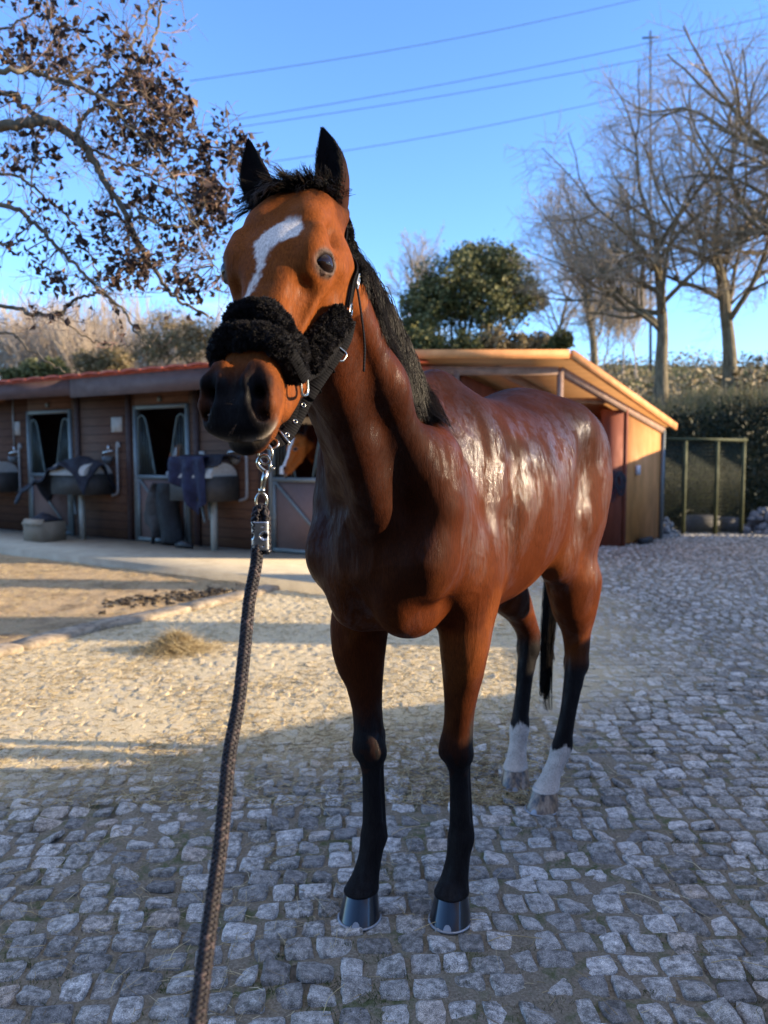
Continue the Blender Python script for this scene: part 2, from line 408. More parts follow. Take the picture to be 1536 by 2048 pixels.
def ear_mesh(H, sd, base, tip, open_dir, L=.0, wid=.036):
    """cupped ear with thickness; open_dir = the way the opening faces"""
    base = np.array(base); tip = np.array(tip); ax = tip-base; L = np.linalg.norm(ax); ax /= L
    f = np.array(open_dir, float); f -= ax*(f@ax); f /= np.linalg.norm(f); sdv = np.cross(ax, f)
    nt, nk = 26, 22; V = []
    for lay in (0, 1):
        for i in range(nt):
            t = i/(nt-1)
            w = wid*np.interp(t, [0, .12, .35, .55, .75, .9, 1], [.62, .82, 1.0, .95, .66, .32, .03])
            c = base+ax*(L*t)+f*(.012*math.sin(t*2.6)-.004)+sdv*sd*(.012)*math.sin(t*math.pi)
            sp = np.interp(t, [0, .2, .6, 1], [2.75, 2.35, 1.9, 1.6])
            th = .0032*(1-.6*t)
            for j in range(nk):
                ph = (j/(nk-1)*2-1)*sp
                r = w*(1-(th/ max(w, .004) if lay else 0)*1.0)
                if lay: r = max(w-th, w*.55)
                V.append(c+sdv*(math.sin(ph)*r)-f*(math.cos(ph)*r*.85))
    V = np.array(V); i = np.arange(nt-1)[:, None]; j = np.arange(nk-1)[None, :]; b = nt*nk
    q = np.stack([i*nk+j, i*nk+j+1, (i+1)*nk+j+1, (i+1)*nk+j], -1).reshape(-1, 4)
    qs = [q, q[:, ::-1]+b]
    for jj in (0, nk-1):
        ii = np.arange(nt-1); e = np.stack([ii*nk+jj, (ii+1)*nk+jj, (ii+1)*nk+jj+b, ii*nk+jj+b], -1); qs.append(e if jj == 0 else e[:, ::-1])
    jj = np.arange(nk-1); qs.append(np.stack([(nt-1)*nk+jj, (nt-1)*nk+jj+1, (nt-1)*nk+jj+1+b, (nt-1)*nk+jj+b], -1))
    lay = np.repeat([0.0, 1.0], nt*nk)
    return V, np.vstack(qs), lay

P0 = w2h([-.165, 1.68, 1.945]); HD = Head(P0, math.atan2(.293, .955)-R(0), R(54.7))
LEGS = dict(
    fl=[[.07, -.062, .123], [.12, -.082, .124], [.17, -.100, .125], [.22, -.115, .126], [.27, -.120, .124], [.42, -.118, .118], [.50, -.110, .112], [.6, -.112, .118], [.75, -.118, .128], [.9, -.13, .132], [1.05, -.12, .14], [1.18, -.06, .13]],
    fr=[[.07, .075, -.118], [.12, .055, -.113], [.17, .036, -.110], [.22, .022, -.108], [.27, .018, -.109], [.42, .020, -.114], [.50, .022, -.120], [.6, .018, -.132], [.75, .01, -.155], [.9, -.01, -.165], [1.05, -.08, -.14], [1.18, -.05, -.13]],
    hl=[[.07, -.915, .098], [.12, -.945, .108], [.17, -.975, .120], [.215, -1.000, .130], [.27, -1.012, .136], [.36, -1.035, .145], [.45, -1.065, .15], [.53, -1.09, .152], [.60, -1.105, .152], [.68, -1.09, .155], [.78, -1.06, .16], [.9, -1.02, .165], [1.02, -.97, .14], [1.15, -.98, .14], [1.3, -1.03, .13], [1.45, -1.04, .11]],
    hr=[[.07, -1.055, -.090], [.12, -1.08, -.095], [.17, -1.105, -.100], [.215, -1.125, -.104], [.27, -1.14, -.106], [.36, -1.17, -.108], [.45, -1.20, -.11], [.53, -1.225, -.11], [.60, -1.23, -.11], [.68, -1.17, -.11], [.78, -1.06, -.115], [.9, -.97, -.13], [1.02, -.95, -.14], [1.15, -.97, -.14], [1.3, -1.03, -.13], [1.45, -1.04, -.11]])
FW = {.07: (.054, .062, .052), .12: (.041, .040, .042), .17: (.036, .038, .042), .22: (.041, .041, .046), .27: (.035, .036, .042), .42: (.031, .032, .040), .50: (.050, .045, .046), .6: (.045, .046, .048), .75: (.062, .072, .074), .9: (.077, .103, .105), 1.05: (.085, .11, .15), 1.18: (.07, .09, .13)}
BW = {.07: (.054, .062, .052), .12: (.040, .040, .042), .17: (.037, .040, .044), .215: (.043, .044, .050), .27: (.036, .037, .042), .36: (.033, .037, .043), .45: (.037, .045, .046), .53: (.042, .054, .050), .60: (.048, .060, .068), .68: (.056, .078, .066), .78: (.080, .150, .092), .9: (.100, .18, .135), 1.02: (.115, .18, .19), 1.15: (.14, .21, .26), 1.3: (.15, .2, .27), 1.45: (.12, .14, .18)}
def horse_field(h):
    F = Field((-1.50, -.42, .02), (1.12, .46, 2.12), h)
    ex, ey, ez = (1, 0, 0), (0, 1, 0), (0, 0, 1)
    # trunk: x, ztop, zbot, half width
    tr = [[-1.40, 1.30, 1.20, .03], [-1.36, 1.40, 1.12, .08], [-1.28, 1.50, 1.06, .15], [-1.15, 1.60, 1.03, .21], [-1.0, 1.66, 1.0, .25], [-.85, 1.665, .995, .265], [-.7, 1.635, .945, .28], [-.5, 1.60, .885, .285],
          [-.35, 1.605, .87, .265], [-.2, 1.635, .87, .235], [-.08, 1.61, .875, .20], [.05, 1.52, .89, .185], [.15, 1.42, .93, .165], [.22, 1.32, .99, .13], [.27, 1.24, 1.06, .06]]
    F.loft((0, 0, 0), ex, ey, ez, [[r[0], 0, r[2]+(r[1]-r[2])*.5, r[3], (r[1]-r[2])*.5, (r[1]-r[2])*.5] for r in tr], .03, 2.15)
    F.path([(-.30, 0, 1.60), (-.16, 0, 1.615), (.0, 0, 1.60)], [.025, .03, .03], .08)          # withers
    for sd in (1, -1):
        F.ell((-.55, sd*.27, 1.42), (.16, .05, .12), None, .08, 's') if False else None
        F.ell((-.80, sd*.30, 1.30), (.07, .05, .16), [(1, 0, .5), ey, (-.5, 0, 1)], .09, 's')   # flank hollow
        F.path([(-.26, sd*.26, 1.42), (-.20, sd*.27, 1.2), (-.22, sd*.25, 1.02)], [.02, .022, .02], .07, 's')   # behind the shoulder
        F.path([(.02, sd*.10, 1.54), (.10, sd*.165-(.02 if sd < 0 else 0)*sd, 1.40), (.155, sd*.195-(.034 if sd < 0 else 0)*sd, 1.26), (.20, sd*.175-(.03 if sd < 0 else 0)*sd, 1.12)], [.03, .034, .040, .045], .04)   # scapula ridge
        F.ell((-.93, sd*.17, 1.50), (.13, .09, .10), [(1, 0, .2), ey, (-.2, 0, 1)], .08)      # point of hip
        F.ell((-1.10, sd*.135, 1.36), (.24, .13, .24), [(1, 0, .5), ey, (-.5, 0, 1)], .07)    # gluteals
        F.ell((-1.27, sd*.10, 1.20), (.10, .085, .22), None, .06)                             # hamstring
        F.ell((.055, sd*.160, 1.22), (.10, .068, .28), [(1, 0, -.45), ey, (.45, 0, 1)], .07)    # shoulder blade
        F.ell((.15, sd*.145, 1.12), (.10, .085, .12), None, .05)                              # point of shoulder
        F.ell((-.10, sd*.165, 1.08), (.15, .065, .13), [(1, 0, .5), ey, (-.5, 0, 1)], .05)    # triceps
        F.ell((.20, sd*.075, 1.06), (.065, .075, .12), None, .035)                            # pectorals
        F.ell((.10, sd*.075, .96), (.12, .075, .07), None, .04)
    F.cap((.30, 0, 1.22), (.285, 0, .98), .012, .02, .05, 's')                                 # breast groove
    for key, W in (('fl', FW), ('fr', FW), ('hl', BW), ('hr', BW)):
        sd = 1 if key[1] == 'l' else -1
        F.loft((0, 0, 0), ez, ey, ex, [[r[0], r[2], r[1], *W[r[0]]] for r in LEGS[key]], .035, 2.1)
        L = {r[0]: r for r in LEGS[key]}
        if key[0] == 'f':
            q = L[.50]; F.ell((q[1]+.022, q[2], .515), (.03, .042, .045), None, .02)          # knee cap
            F.ell((q[1]-.045, q[2], .53), (.018, .022, .03), None, .025)                      # pisiform
            for e in (1, -1): F.path([(L[.42][1]-.012, L[.42][2]+e*.036, .44), (L[.27][1]-.010, L[.27][2]+e*.038, .28)], [.007, .007], .014, 's')
            F.ell((L[.22][1]-.038, L[.22][2], .205), (.022, .024, .022), None, .02)            # ergot
            for e in (1, -1): F.ell((q[1]+.005, q[2]+e*.038, .49), (.022, .014, .024), None, .02)
            q = L[.9]; F.ell((q[1]+.05, q[2]+sd*.02, .86), (.05, .05, .13), None, .05)       # extensor
            F.ell((q[1]-.08, q[2], .95), (.06, .05, .07), None, .05)                          # elbow
            F.path([(L[.42][1]-.036, L[.42][2], .46), (L[.27][1]-.034, L[.27][2], .26)], [.013, .014], .018)    # tendon
        else:
            q = L[.60]; F.cap((q[1]-.055, q[2], .615), (q[1]-.03, q[2], .54), .022, .022, .02)  # point of hock
            F.path([(q[1]-.055, q[2], .62), (L[.78][1]-.085, q[2], .80)], [.014, .02], .025)  # achilles
            F.ell((q[1]+.0, q[2]+.03, .55), (.03, .02, .035), None, .02); F.ell((q[1]+.0, q[2]-.03, .55), (.03, .02, .035), None, .02)
            for e in (1, -1): F.path([(L[.45][1]-.012, L[.45][2]+e*.040, .44), (L[.27][1]-.010, L[.27][2]+e*.038, .28)], [.007, .007], .014, 's')
            F.ell((L[.215][1]-.038, L[.215][2], .20), (.022, .024, .022), None, .02)
            F.path([(L[.45][1]-.040, L[.45][2], .46), (L[.27][1]-.034, L[.27][2], .26)], [.015, .014], .018)
            F.ell((-.80, sd*.17, 1.03), (.09, .07, .10), None, .06)                           # stifle
    # neck
    B = np.array([-.04, 0, 1.22]); E = HD(.065, 0, -.085); U = E-B; L = np.linalg.norm(U); U /= L
    V = np.array([-U[1], U[0], 0]); V /= np.linalg.norm(V); Wd = np.cross(U, V)
    nk = [[-.30, .03, .06, .05], [-.18, .09, .17, .13], [-.05, .115, .27, .21], [.1, .130, .305, .235], [.2, .126, .30, .210], [.32, .116, .285, .182], [.45, .112, .262, .156], [.58, .108, .235, .148], [.70, .097, .20, .135], [.80, .088, .160, .118], [.88, .078, .108, .107], [.95, .064, .075, .09], [.985, .04, .04, .05]]
    bend = lambda s_: -.03*math.sin(math.pi*min(max(s_/.95, 0), 1))
    F.loft(B, U, V, Wd, [[r[0]*L/.96, bend(r[0]), 0, r[1], r[2], r[3]] for r in nk], .05, 2.0)
    NK = (B, U, V, Wd, L)
    q = lambda a, b, c: B+U*a*L+V*b+Wd*c
    for sd in (1, -1):
        F.path([q(.86, sd*.070, -.06), q(.6, sd*.085, -.085), q(.35, sd*.10, -.10), q(.22, sd*.115, -.13)], [.013, .014, .014, .012], .05, 's')   # jugular groove
        F.path([q(.9, sd*.050, -.02), q(.6, sd*.078, -.03), q(.3, sd*.10, -.06), q(.08, sd*.115, -.11)], [.028, .034, .042, .045], .08)         # brachiocephalic
    F.path([q(.86, 0, -.09), q(.5, 0, -.14), q(.25, 0, -.19)], [.035, .04, .05], .05)             # windpipe
    head_field(F, HD)
    return F, NK, nk
F_, NECK, NKT = horse_field(0.0048)
HV, HF = F_.mesh(6)
HV0 = HV
del F_
B_, U_, V_, W_, L_ = NECK
def vnoise(P, scale, seed=0, oct=3):
    """value noise in numpy, 0..1"""
    P = np.asarray(P)*scale; out = np.zeros(P.shape[:-1]); amp = 1; tot = 0
    for o in range(oct):
        q = P*(2**o)+seed*17.3; i = np.floor(q).astype(np.int64); f = q-i; f = f*f*(3-2*f); v = 0
        for c in range(8):
            d = np.array([(c >> 2) & 1, (c >> 1) & 1, c & 1]); k = i+d
            h = (k[..., 0]*73856093) ^ (k[..., 1]*19349663) ^ (k[..., 2]*83492791) ^ (seed*1013+o*31)
            h = (h ^ (h >> 13))*1274126177; h = (h ^ (h >> 16)) & 0xffff
            wgt = np.prod(np.where(d == 1, f, 1-f), -1); v = v+wgt*h/65535.0
        out += amp*v; tot += amp; amp *= .5
    return out/tot
def sstep(a, b, x):
    t = np.clip((x-a)/(b-a), 0, 1); return t*t*(3-2*t)
def strands(G, r0, r1, k=3):
    """G (n,m,3) -> one mesh of thin tapering hairs"""
    n, m, _ = G.shape; T = np.gradient(G, axis=1); T /= np.linalg.norm(T, axis=2, keepdims=True)+1e-12
    ref = np.array([.37, .61, .70]); A = np.cross(T, ref); A /= np.linalg.norm(A, axis=2, keepdims=True)+1e-12; Bn = np.cross(T, A)
    t = np.linspace(0, 1, m)[None, :, None, None]; r = (np.reshape(r0, (-1, 1, 1, 1))*(1-t)+r1*t)
    th = np.arange(k)*2*math.pi/k
    V = G[:, :, None]+r*(np.cos(th)[None, None, :, None]*A[:, :, None]+np.sin(th)[None, None, :, None]*Bn[:, :, None])
    base = (np.arange(n)*m*k)[:, None, None]; i = np.arange(m-1)[None, :, None]*k; j = np.arange(k)[None, None, :]; j2 = (j+1) % k
    F = np.stack([base+i+j, base+i+j2, base+i+k+j2, base+i+k+j], -1).reshape(-1, 4)
    return V.reshape(-1, 3), F, np.repeat(rng.random(n), m*k)

from mathutils.bvhtree import BVHTree
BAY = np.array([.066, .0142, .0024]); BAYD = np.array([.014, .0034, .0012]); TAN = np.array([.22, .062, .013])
BLK = np.array([.010, .0085, .0085]); WHT = np.array([.62, .58, .53]); MUZ = np.array([.0065, .0055, .006])
def bay_coat(V, H, legs=None, blaze='thin'):
    n = len(V); x, y, z = V.T; u, v, w_ = H.inv(V)
    n1 = vnoise(V, 9, 1); n2 = vnoise(V, 40, 2); n3 = vnoise(V*np.array([1, 1, .22]), 220, 3, 2)
    C = np.tile(BAY, (n, 1))
    def mixin(C, col_, m): return C*(1-m[:, None])+col_*m[:, None]
    C = mixin(C, BAYD, .55*sstep(.35, .75, n1)*sstep(.9, 1.5, z))
    C = mixin(C, BAYD, .75*sstep(1.28, 1.62, z+.12*(n1-.5))*(x < .1)); C = mixin(C, BAYD, .68*sstep(.05, .25, x)*sstep(.9, 1.1, z)*(1-sstep(1.45, 1.6, z)))  # second mix darkens chest and neck front, painting some shade into the coat
    C = mixin(C, TAN, .38*sstep(.40, .75, n1)*sstep(1.25, .85, z))
    face = (u > -.03) & (u < .62) & (np.abs(v) < .16) & (w_ > -.2) & (x > .5)
    C = np.where(face[:, None], mixin(C, np.array([.190, .052, .0095]), .80*np.ones(n)), C)
    # darker ridges of the face, dark forelock ground, rings round the eyes
    C = mixin(C, BAYD, face*.55*sstep(.05, -.02, u-.10*n2))
    C = mixin(C, BLK, face*sstep(.035, .0, u+.03*(n3-.5))*1.0)
    for sd in (1, -1):
        ew, eu, el, ec = eye_frame(H, sd); d = V-ec; a = d@eu; b = d@el; c = d@ew
        r = np.sqrt((a/.031)**2+(b/.026)**2+(c/.05)**2)
        C = mixin(C, np.array([.110, .075, .058]), face*(1-sstep(.85, 1.22, r+.2*(n2-.5)))); C = mixin(C, np.array([.020, .014, .012]), face*(1-sstep(.70, .86, r)))
    # muzzle: black round the nostrils and lips, tan sides
    m = face*sstep(.44, .55, u+.05*(n2-.5))
    tanm = m*sstep(.036, .050, np.abs(v)+.012*(n2-.5))*sstep(.050, .01, w_)*sstep(.605, .55, u)
    C = mixin(C, MUZ, m*sstep(.455, .555, u+.05*(n2-.5)))
    C = mixin(C, TAN*1.05, tanm*sstep(.44, .49, u)*(1-sstep(-.075, -.105, w_))*.9)
    pale = face*np.exp(-((u-.600)/.020)**2-((w_+.026)/.012)**2)
    C = mixin(C, np.array([.34, .28, .22]), .85*np.clip(pale*1.4, 0, 1)*sstep(.25, .5, n2)); C = mixin(C, TAN, .7*face*sstep(.50, .53, u)*sstep(-.055, -.07, w_)*sstep(.35, .6, n1))
    nost = face*np.exp(-((np.abs(v)-.045)/.022)**2-((u-.55)/.05)**2)*(w_ > -.02)
    C = mixin(C, MUZ*.7, nost)
    # white star and thin strip
    jit = .012*(n3-.5)+.010*(n2-.5)
    if blaze == 'thin':
        P = [(.163, .032, .016), (.182, .024, .033), (.205, .012, .038), (.224, -.008, .026), (.240, -.014, .015), (.262, -.010, .009), (.28, -.010, .006), (.305, -.016, .0050), (.352, -.033, .008), (.42, -.036, .008)]
    else:
        P = [(.10, 0, .02), (.16, 0, .042), (.22, 0, .040), (.32, 0, .034), (.45, 0, .030), (.52, 0, .045), (.60, 0, .045)]
    pu = np.array([p[0] for p in P]); cv = np.interp(u, pu, [p[1] for p in P]); hw = np.interp(u, pu, [p[2] for p in P])
    wm = face*(w_ > .0)*sstep(pu[0]-.014, pu[0]+.008, u+jit)*sstep(P[-1][0]+.01, P[-1][0]-.01, u)*(1-sstep(-.003, .005, np.abs(v-cv)-hw+jit))
    C = mixin(C, WHT, wm)
    wet = sstep(.42, .56, vnoise(V*np.array([1, 1, .5]), 9, 5)+.14*sstep(.9, 1.4, z))
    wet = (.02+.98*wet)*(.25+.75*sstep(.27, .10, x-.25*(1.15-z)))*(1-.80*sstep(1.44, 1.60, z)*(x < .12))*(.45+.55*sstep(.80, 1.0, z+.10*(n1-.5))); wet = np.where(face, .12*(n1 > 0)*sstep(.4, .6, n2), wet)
    if legs is not None:
        for key, L in legs.items():
            lz = np.array([r[0] for r in L]); cx = np.interp(z, lz, [r[1] for r in L]); cy = np.interp(z, lz, [r[2] for r in L])
            near = (np.abs(x-cx) < .26) & (np.abs(y-cy) < .13) & (np.sign(y) == np.sign(L[0][2])) & ((x > -.6) == (key[0] == 'f'))
            if key[0] == 'f':
                top = .60+.04*(n1-.5)-.10*sstep(.0, .03, (x-cx))*(key == 'fl')+.05*(n3-.5)
                C = mixin(C, BAYD, near*.5*sstep(.95, .6, z))
                C = mixin(C, BLK, near*sstep(top+.09, top-.05, z)*(1-.25*(n2 > .62)*(z > .42)))
            else:
                top = .60-.05*(key == 'hl')+.05*(n1-.5)
                C = mixin(C, BLK, near*sstep(top+.08, top-.04, z))
                st = (.232 if key == 'hl' else .240)+.030*(n3-.5)+.02*(n2-.5)+.012*np.sin(np.arctan2(y-cy, x-cx)*3)
                C = mixin(C, np.array([.50, .44, .38])*(.72+.5*n2)[:, None], near*sstep(st+.006, st-.006, z))
            wet = np.where(near & (z < .5), wet*.5, wet)
    # mane ground along the crest
    return np.hstack([np.clip(C, 0, 1), np.ones((n, 1))]), wet
def coat_material(name='bay_coat'):
    m = NM(name)
    c = m.attr('coat', 'Color'); wet = m.attr('wet')
    g = m.coord((1, 1, .16), rot=(R(8), R(22), 0)); hair = m.noise(g, 330, 3, .65); hair2 = m.noise(g, 110, 3, .6)
    g2 = m.coord((1, 1, 1)); spk = m.noise(g2, 900, 1, .5); big = m.noise(g2, 6, 4, .6)
    col_ = m.mix(.5, c, m.mix(1.0, c, m.ramp(hair, [(.28, (.22, .20, .2)), (.72, (1.65, 1.65, 1.7))]), 'MULTIPLY'))
    # wet, combed streaks catch the light
    st = m.noise(m.coord((1, 1, .30), rot=(R(5), R(28), 0)), 26, 4, .7, .6)
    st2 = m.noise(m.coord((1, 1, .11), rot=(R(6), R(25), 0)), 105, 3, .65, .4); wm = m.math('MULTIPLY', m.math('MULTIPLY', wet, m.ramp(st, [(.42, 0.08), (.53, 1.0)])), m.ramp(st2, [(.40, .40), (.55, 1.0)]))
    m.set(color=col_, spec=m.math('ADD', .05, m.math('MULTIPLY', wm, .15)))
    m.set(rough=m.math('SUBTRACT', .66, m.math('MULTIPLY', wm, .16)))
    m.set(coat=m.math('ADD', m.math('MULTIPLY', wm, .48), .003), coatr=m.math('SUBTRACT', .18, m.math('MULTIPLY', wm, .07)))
    h = m.math('ADD', m.math('MULTIPLY', hair, .6), m.math('MULTIPLY', spk, .4))
    b1 = m.bump(hair2, .25, .006); b2 = m.bump(h, .6, .0018, b1)
    m.set(normal=b2, coatn=m.bump(h, .7, .0016, m.bump(hair2, .12, .004)), sheen=.0)
    return m.m
COAT = coat_material()
def vnormals(V, F):
    n = np.cross(V[F[:, 2]]-V[F[:, 0]], V[F[:, 3]]-V[F[:, 1]]); N = np.zeros_like(V)
    for j in range(4):
        for k in range(3): N[:, k] += np.bincount(F[:, j], n[:, k], len(V))
    return N/(np.linalg.norm(N, axis=1, keepdims=True)+1e-12)
# muscle and vein relief: small swellings of the skin
_bd = sstep(.75, .55, HV[:, 0])*sstep(.55, .8, HV[:, 2])
_ve = 1-np.abs(2*vnoise(HV*np.array([1, 1, .8]), 7, 77, 2)-1); _ve = sstep(.90, .985, _ve)
HV = HV+vnormals(HV, HF)*((.007*(vnoise(HV*np.array([1.1, 1, .55]), 5.5, 71, 2)-.5)+.0020*(vnoise(HV, 24, 72, 2)-.5)+.0009*_ve)*_bd)[:, None]
horse = empty('horse', HO, HYAW)
tag(horse, 'glossy bay horse with a white star standing on the cobbles in a black fleece halter', 'horse')
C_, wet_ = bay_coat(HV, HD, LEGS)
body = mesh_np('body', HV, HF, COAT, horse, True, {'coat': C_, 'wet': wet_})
BV = BVHTree.FromPolygons(HV.tolist(), HF.tolist())
def snap(p, off, near=None):
    """closest point of the skin pushed out by off"""
    q, nrm, i, d = BV.find_nearest(Vector(p))
    return np.array(q)+np.array(nrm)*off, np.array(nrm)
def outside(p, off):
    q, nrm, i, d = BV.find_nearest(Vector(p)); s_ = (Vector(p)-q).dot(nrm)
    return (np.array(q)+np.array(nrm)*off) if s_ < off else np.array(p)
HAIR = NM('black_hair'); _a = HAIR.attr('rnd')
HAIR.set(color=HAIR.ramp(_a, [(0, (.0035, .003, .0035)), (.8, (.008, .007, .007)), (1, (.022, .012, .008))]), rough=.42, spec=.09, aniso=.3)
HAIR = HAIR.m
# mane: wet locks falling over the left side of the neck
nkS = np.array([r[0] for r in NKT])
def crest_root(t, lat=0.0):
    b = np.interp(t, nkS, [r[2] for r in NKT]); p = B_+U_*(t*L_/.96)+W_*(b+.12)+V_*lat
    h = BV.ray_cast(Vector(p), Vector(-W_), .5)
    return np.array(h[0]) if h[0] else p-W_*.12
def grow(root, d0, length, n, off, grav=1.0, stiff=.55, wav=.0, drift=(0, 0, 0)):
    P = [np.array(root)]; d = np.array(d0, float); d /= np.linalg.norm(d); st = length/n
    for i in range(n):
        d = d*stiff+np.array([0, 0, -1.0])*grav*(1-stiff)+np.array(drift)+rng.normal(0, wav, 3); d /= np.linalg.norm(d)
        q = outside(P[-1]+d*st, off); d = (q-P[-1]); d /= np.linalg.norm(d)+1e-9; P.append(q)
    return np.array(P)
G = []
for i in range(430):
    t = rng.uniform(.45, .99); lat = rng.uniform(-.018, .026)
    root = crest_root(t, lat)
    ln = np.interp(t, [0, .2, .35, .55, .8, 1], [.20, .27, .27, .24, .20, .15])*rng.uniform(.5, 1.25)
    g = grow(root-W_*.004, V_*.9+W_*.5-U_*.35+rng.normal(0, .12, 3), ln, 11, .005+.010*rng.random(), 1.0, .5, .05)
    m = int(rng.integers(12, 24)); tt = np.linspace(0, 1, 12)[None, :, None]
    o0 = rng.normal(0, .0085, (m, 1, 3)); o1 = rng.normal(0, .0030, (m, 1, 3)); fr_ = rng.normal(0, .008, (m, 1, 3))
    S = g[None]+o0*(1-tt)**1.3+o1*tt+fr_*np.sin(tt*rng.uniform(3, 6))*tt
    G.append(S)
G = np.vstack(G); V, Q, a = strands(G, .0010*rng.uniform(.6, 1.2, len(G)), .00035)
mesh_np('mane', V, Q, HAIR, horse, True, {'rnd': a})
# forelock: short tufts between the ears, falling forward and to the sides
G = []
for i in range(95):
    lat = rng.uniform(-.060, .058); uu = rng.uniform(-.02, .035)
    h = BV.ray_cast(Vector(HD(uu, lat, .2)), Vector(-HD.w), .4)
    if not h[0]: continue
    root = np.array(h[0]); dirv = HD.u*rng.uniform(.6, 1.1)+HD.w*rng.uniform(.0, .45)+HD.v*(lat*6+rng.normal(0, .35)-.45)
    g = grow(root-HD.w*.004, dirv, (rng.uniform(.06, .12) if lat < -.02 else rng.uniform(.025, .06)), 7, .003+.006*rng.random(), .35, .75, .12)
    m = 16; tt = np.linspace(0, 1, 8)[None, :, None]
    S = g[None]+rng.normal(0, .006, (m, 1, 3))*(1-.6*tt)+rng.normal(0, .004, (m, 1, 3))*tt; G.append(S)
for i in range(26):                              # bristling tuft at the poll
    lat = rng.uniform(-.055, .05); h = BV.ray_cast(Vector(HD(-.012, lat, .2)), Vector(-HD.w), .4)
    if not h[0]: continue
    root = np.array(h[0]); g = grow(root, HD.w*.5+np.array([0, 0, 1.0])+HD.v*rng.normal(0, .5), rng.uniform(.014, .028), 5, .003, .1, .9, .15)
    m = 10; tt = np.linspace(0, 1, 6)[None, :, None]; S = g[None]+rng.normal(0, .005, (m, 1, 3)); G.append(np.stack([np.array([np.interp(np.linspace(0, 5, 8), range(6), S[j, :, c]) for c in range(3)]).T for j in range(m)]))
G = np.vstack(G); V, Q, a = strands(G, .0009, .0003); mesh_np('forelock', V, Q, HAIR, horse, True, {'rnd': a})
# tail
G = []
for i in range(90):
    root = np.array([-1.375, rng.normal(0, .018), 1.43+rng.normal(0, .02)]); ex_ = rng.uniform(.75, 1.0)
    cp = np.array([root, root+(-.05, -.01, -.05), (-1.46, -.045, 1.2), (-1.44, -.075, .9), (-1.40, -.085, .6), (-1.385, -.09, 1.43-1.17*ex_)])
    cp[1:] += rng.normal(0, .007, cp[1:].shape); cp[3:] += rng.normal(0, .010, 3); g = smoothpath(cp, 20)
    m = 16; tt = np.linspace(0, 1, 20)[None, :, None]
    G.append(g[None]+rng.normal(0, .010, (m, 1, 3))*(1-.65*tt)+rng.normal(0, .005, (m, 1, 3))*np.sin(tt*5+i)*tt)
G = np.vstack(G); V, Q, a = strands(G, .0016, .0007); mesh_np('tail', V, Q, HAIR, horse, True, {'rnd': a})
# ears
EAR = NM('ear_hide'); _l = EAR.attr('lay'); _h = EAR.attr('tt'); _n = EAR.noise(EAR.coord((1, 1, .2)), 260, 3, .6)
_c = EAR.mix(EAR.ramp(_h, [(.2, 0), (.65, 1)]), (.034, .011, .006), (.006, .005, .006))
EAR.set(color=EAR.mix(_l, _c, (.012, .009, .009)), rough=.8, spec=.08, normal=EAR.bump(_n, .6, .002)); EAR = EAR.m
def make_ear(H, sd, tip, base, od, parent, snapf=None, wid=.036, fuzz=160):
    V, Q, lay = ear_mesh(H, sd, base, tip, od, wid=wid); n = len(V)//2
    tt = np.tile(np.repeat(np.linspace(0, 1, 26), 22), 2)
    e = mesh_np('ear', V, Q, EAR, parent, True, {'lay': lay, 'tt': tt})
    sub = e.modifiers.new('s', 'SUBSURF'); sub.levels = 1; sub.render_levels = 1
    if fuzz:
        I = V[n:].reshape(26, 22, 3); O = V[:n].reshape(26, 22, 3); G = []
        ax = np.array(tip)-np.array(base); ax /= np.linalg.norm(ax); f = np.array(od, float); f -= ax*(f@ax); f /= np.linalg.norm(f)
        for k_ in range(fuzz*5):
            i = int(rng.integers(0, 20)); side = rng.random() < .7
            j = int(rng.choice([0, 1, 2, 19, 20, 21])) if side else int(rng.integers(3, 19))
            p = (I if not side else O)[i, j]; inn = I[i, 10]-p; ln = rng.uniform(.006, .014)*(1.0 if i < 15 else .5)
            d = f*rng.uniform(.3, 1)+ax*rng.uniform(.2, 1.1)+(inn/np.linalg.norm(inn)*rng.uniform(-.3, .8) if side else 0)+rng.normal(0, .25, 3); d /= np.linalg.norm(d)
            q1 = p+d*ln*.5; G.append([p, q1, p+d*ln+ax*ln*.3])
        for k_ in range(fuzz*4):                      # short fringe on both rims
            i = int(rng.integers(0, 25)); j = int(rng.choice([0, 21])); p = O[i, j]+ (O[i+1, j]-O[i, j])*rng.random()
            d = ax*.8+f*rng.normal(.2, .4)+rng.normal(0, .3, 3); d /= np.linalg.norm(d); ln = rng.uniform(.002, .0045); G.append([p, p+d*ln*.5, p+d*ln])
        V2, Q2, a2 = strands(np.array(G), .0006, .0002); mesh_np('ear_hair', V2, Q2, HAIR, e, True, {'rnd': a2})
    return e
for sd, tip, base, od in ((1, at(645, 255, 1.70), HD(.030, .064, -.026), (.80, .02, .1)), (-1, at(497, 278, 1.76), HD(.028, -.072, -.022), (.80, .1, .1))):
    make_ear(HD, sd, w2h(np.array(tip)), base, od, horse)
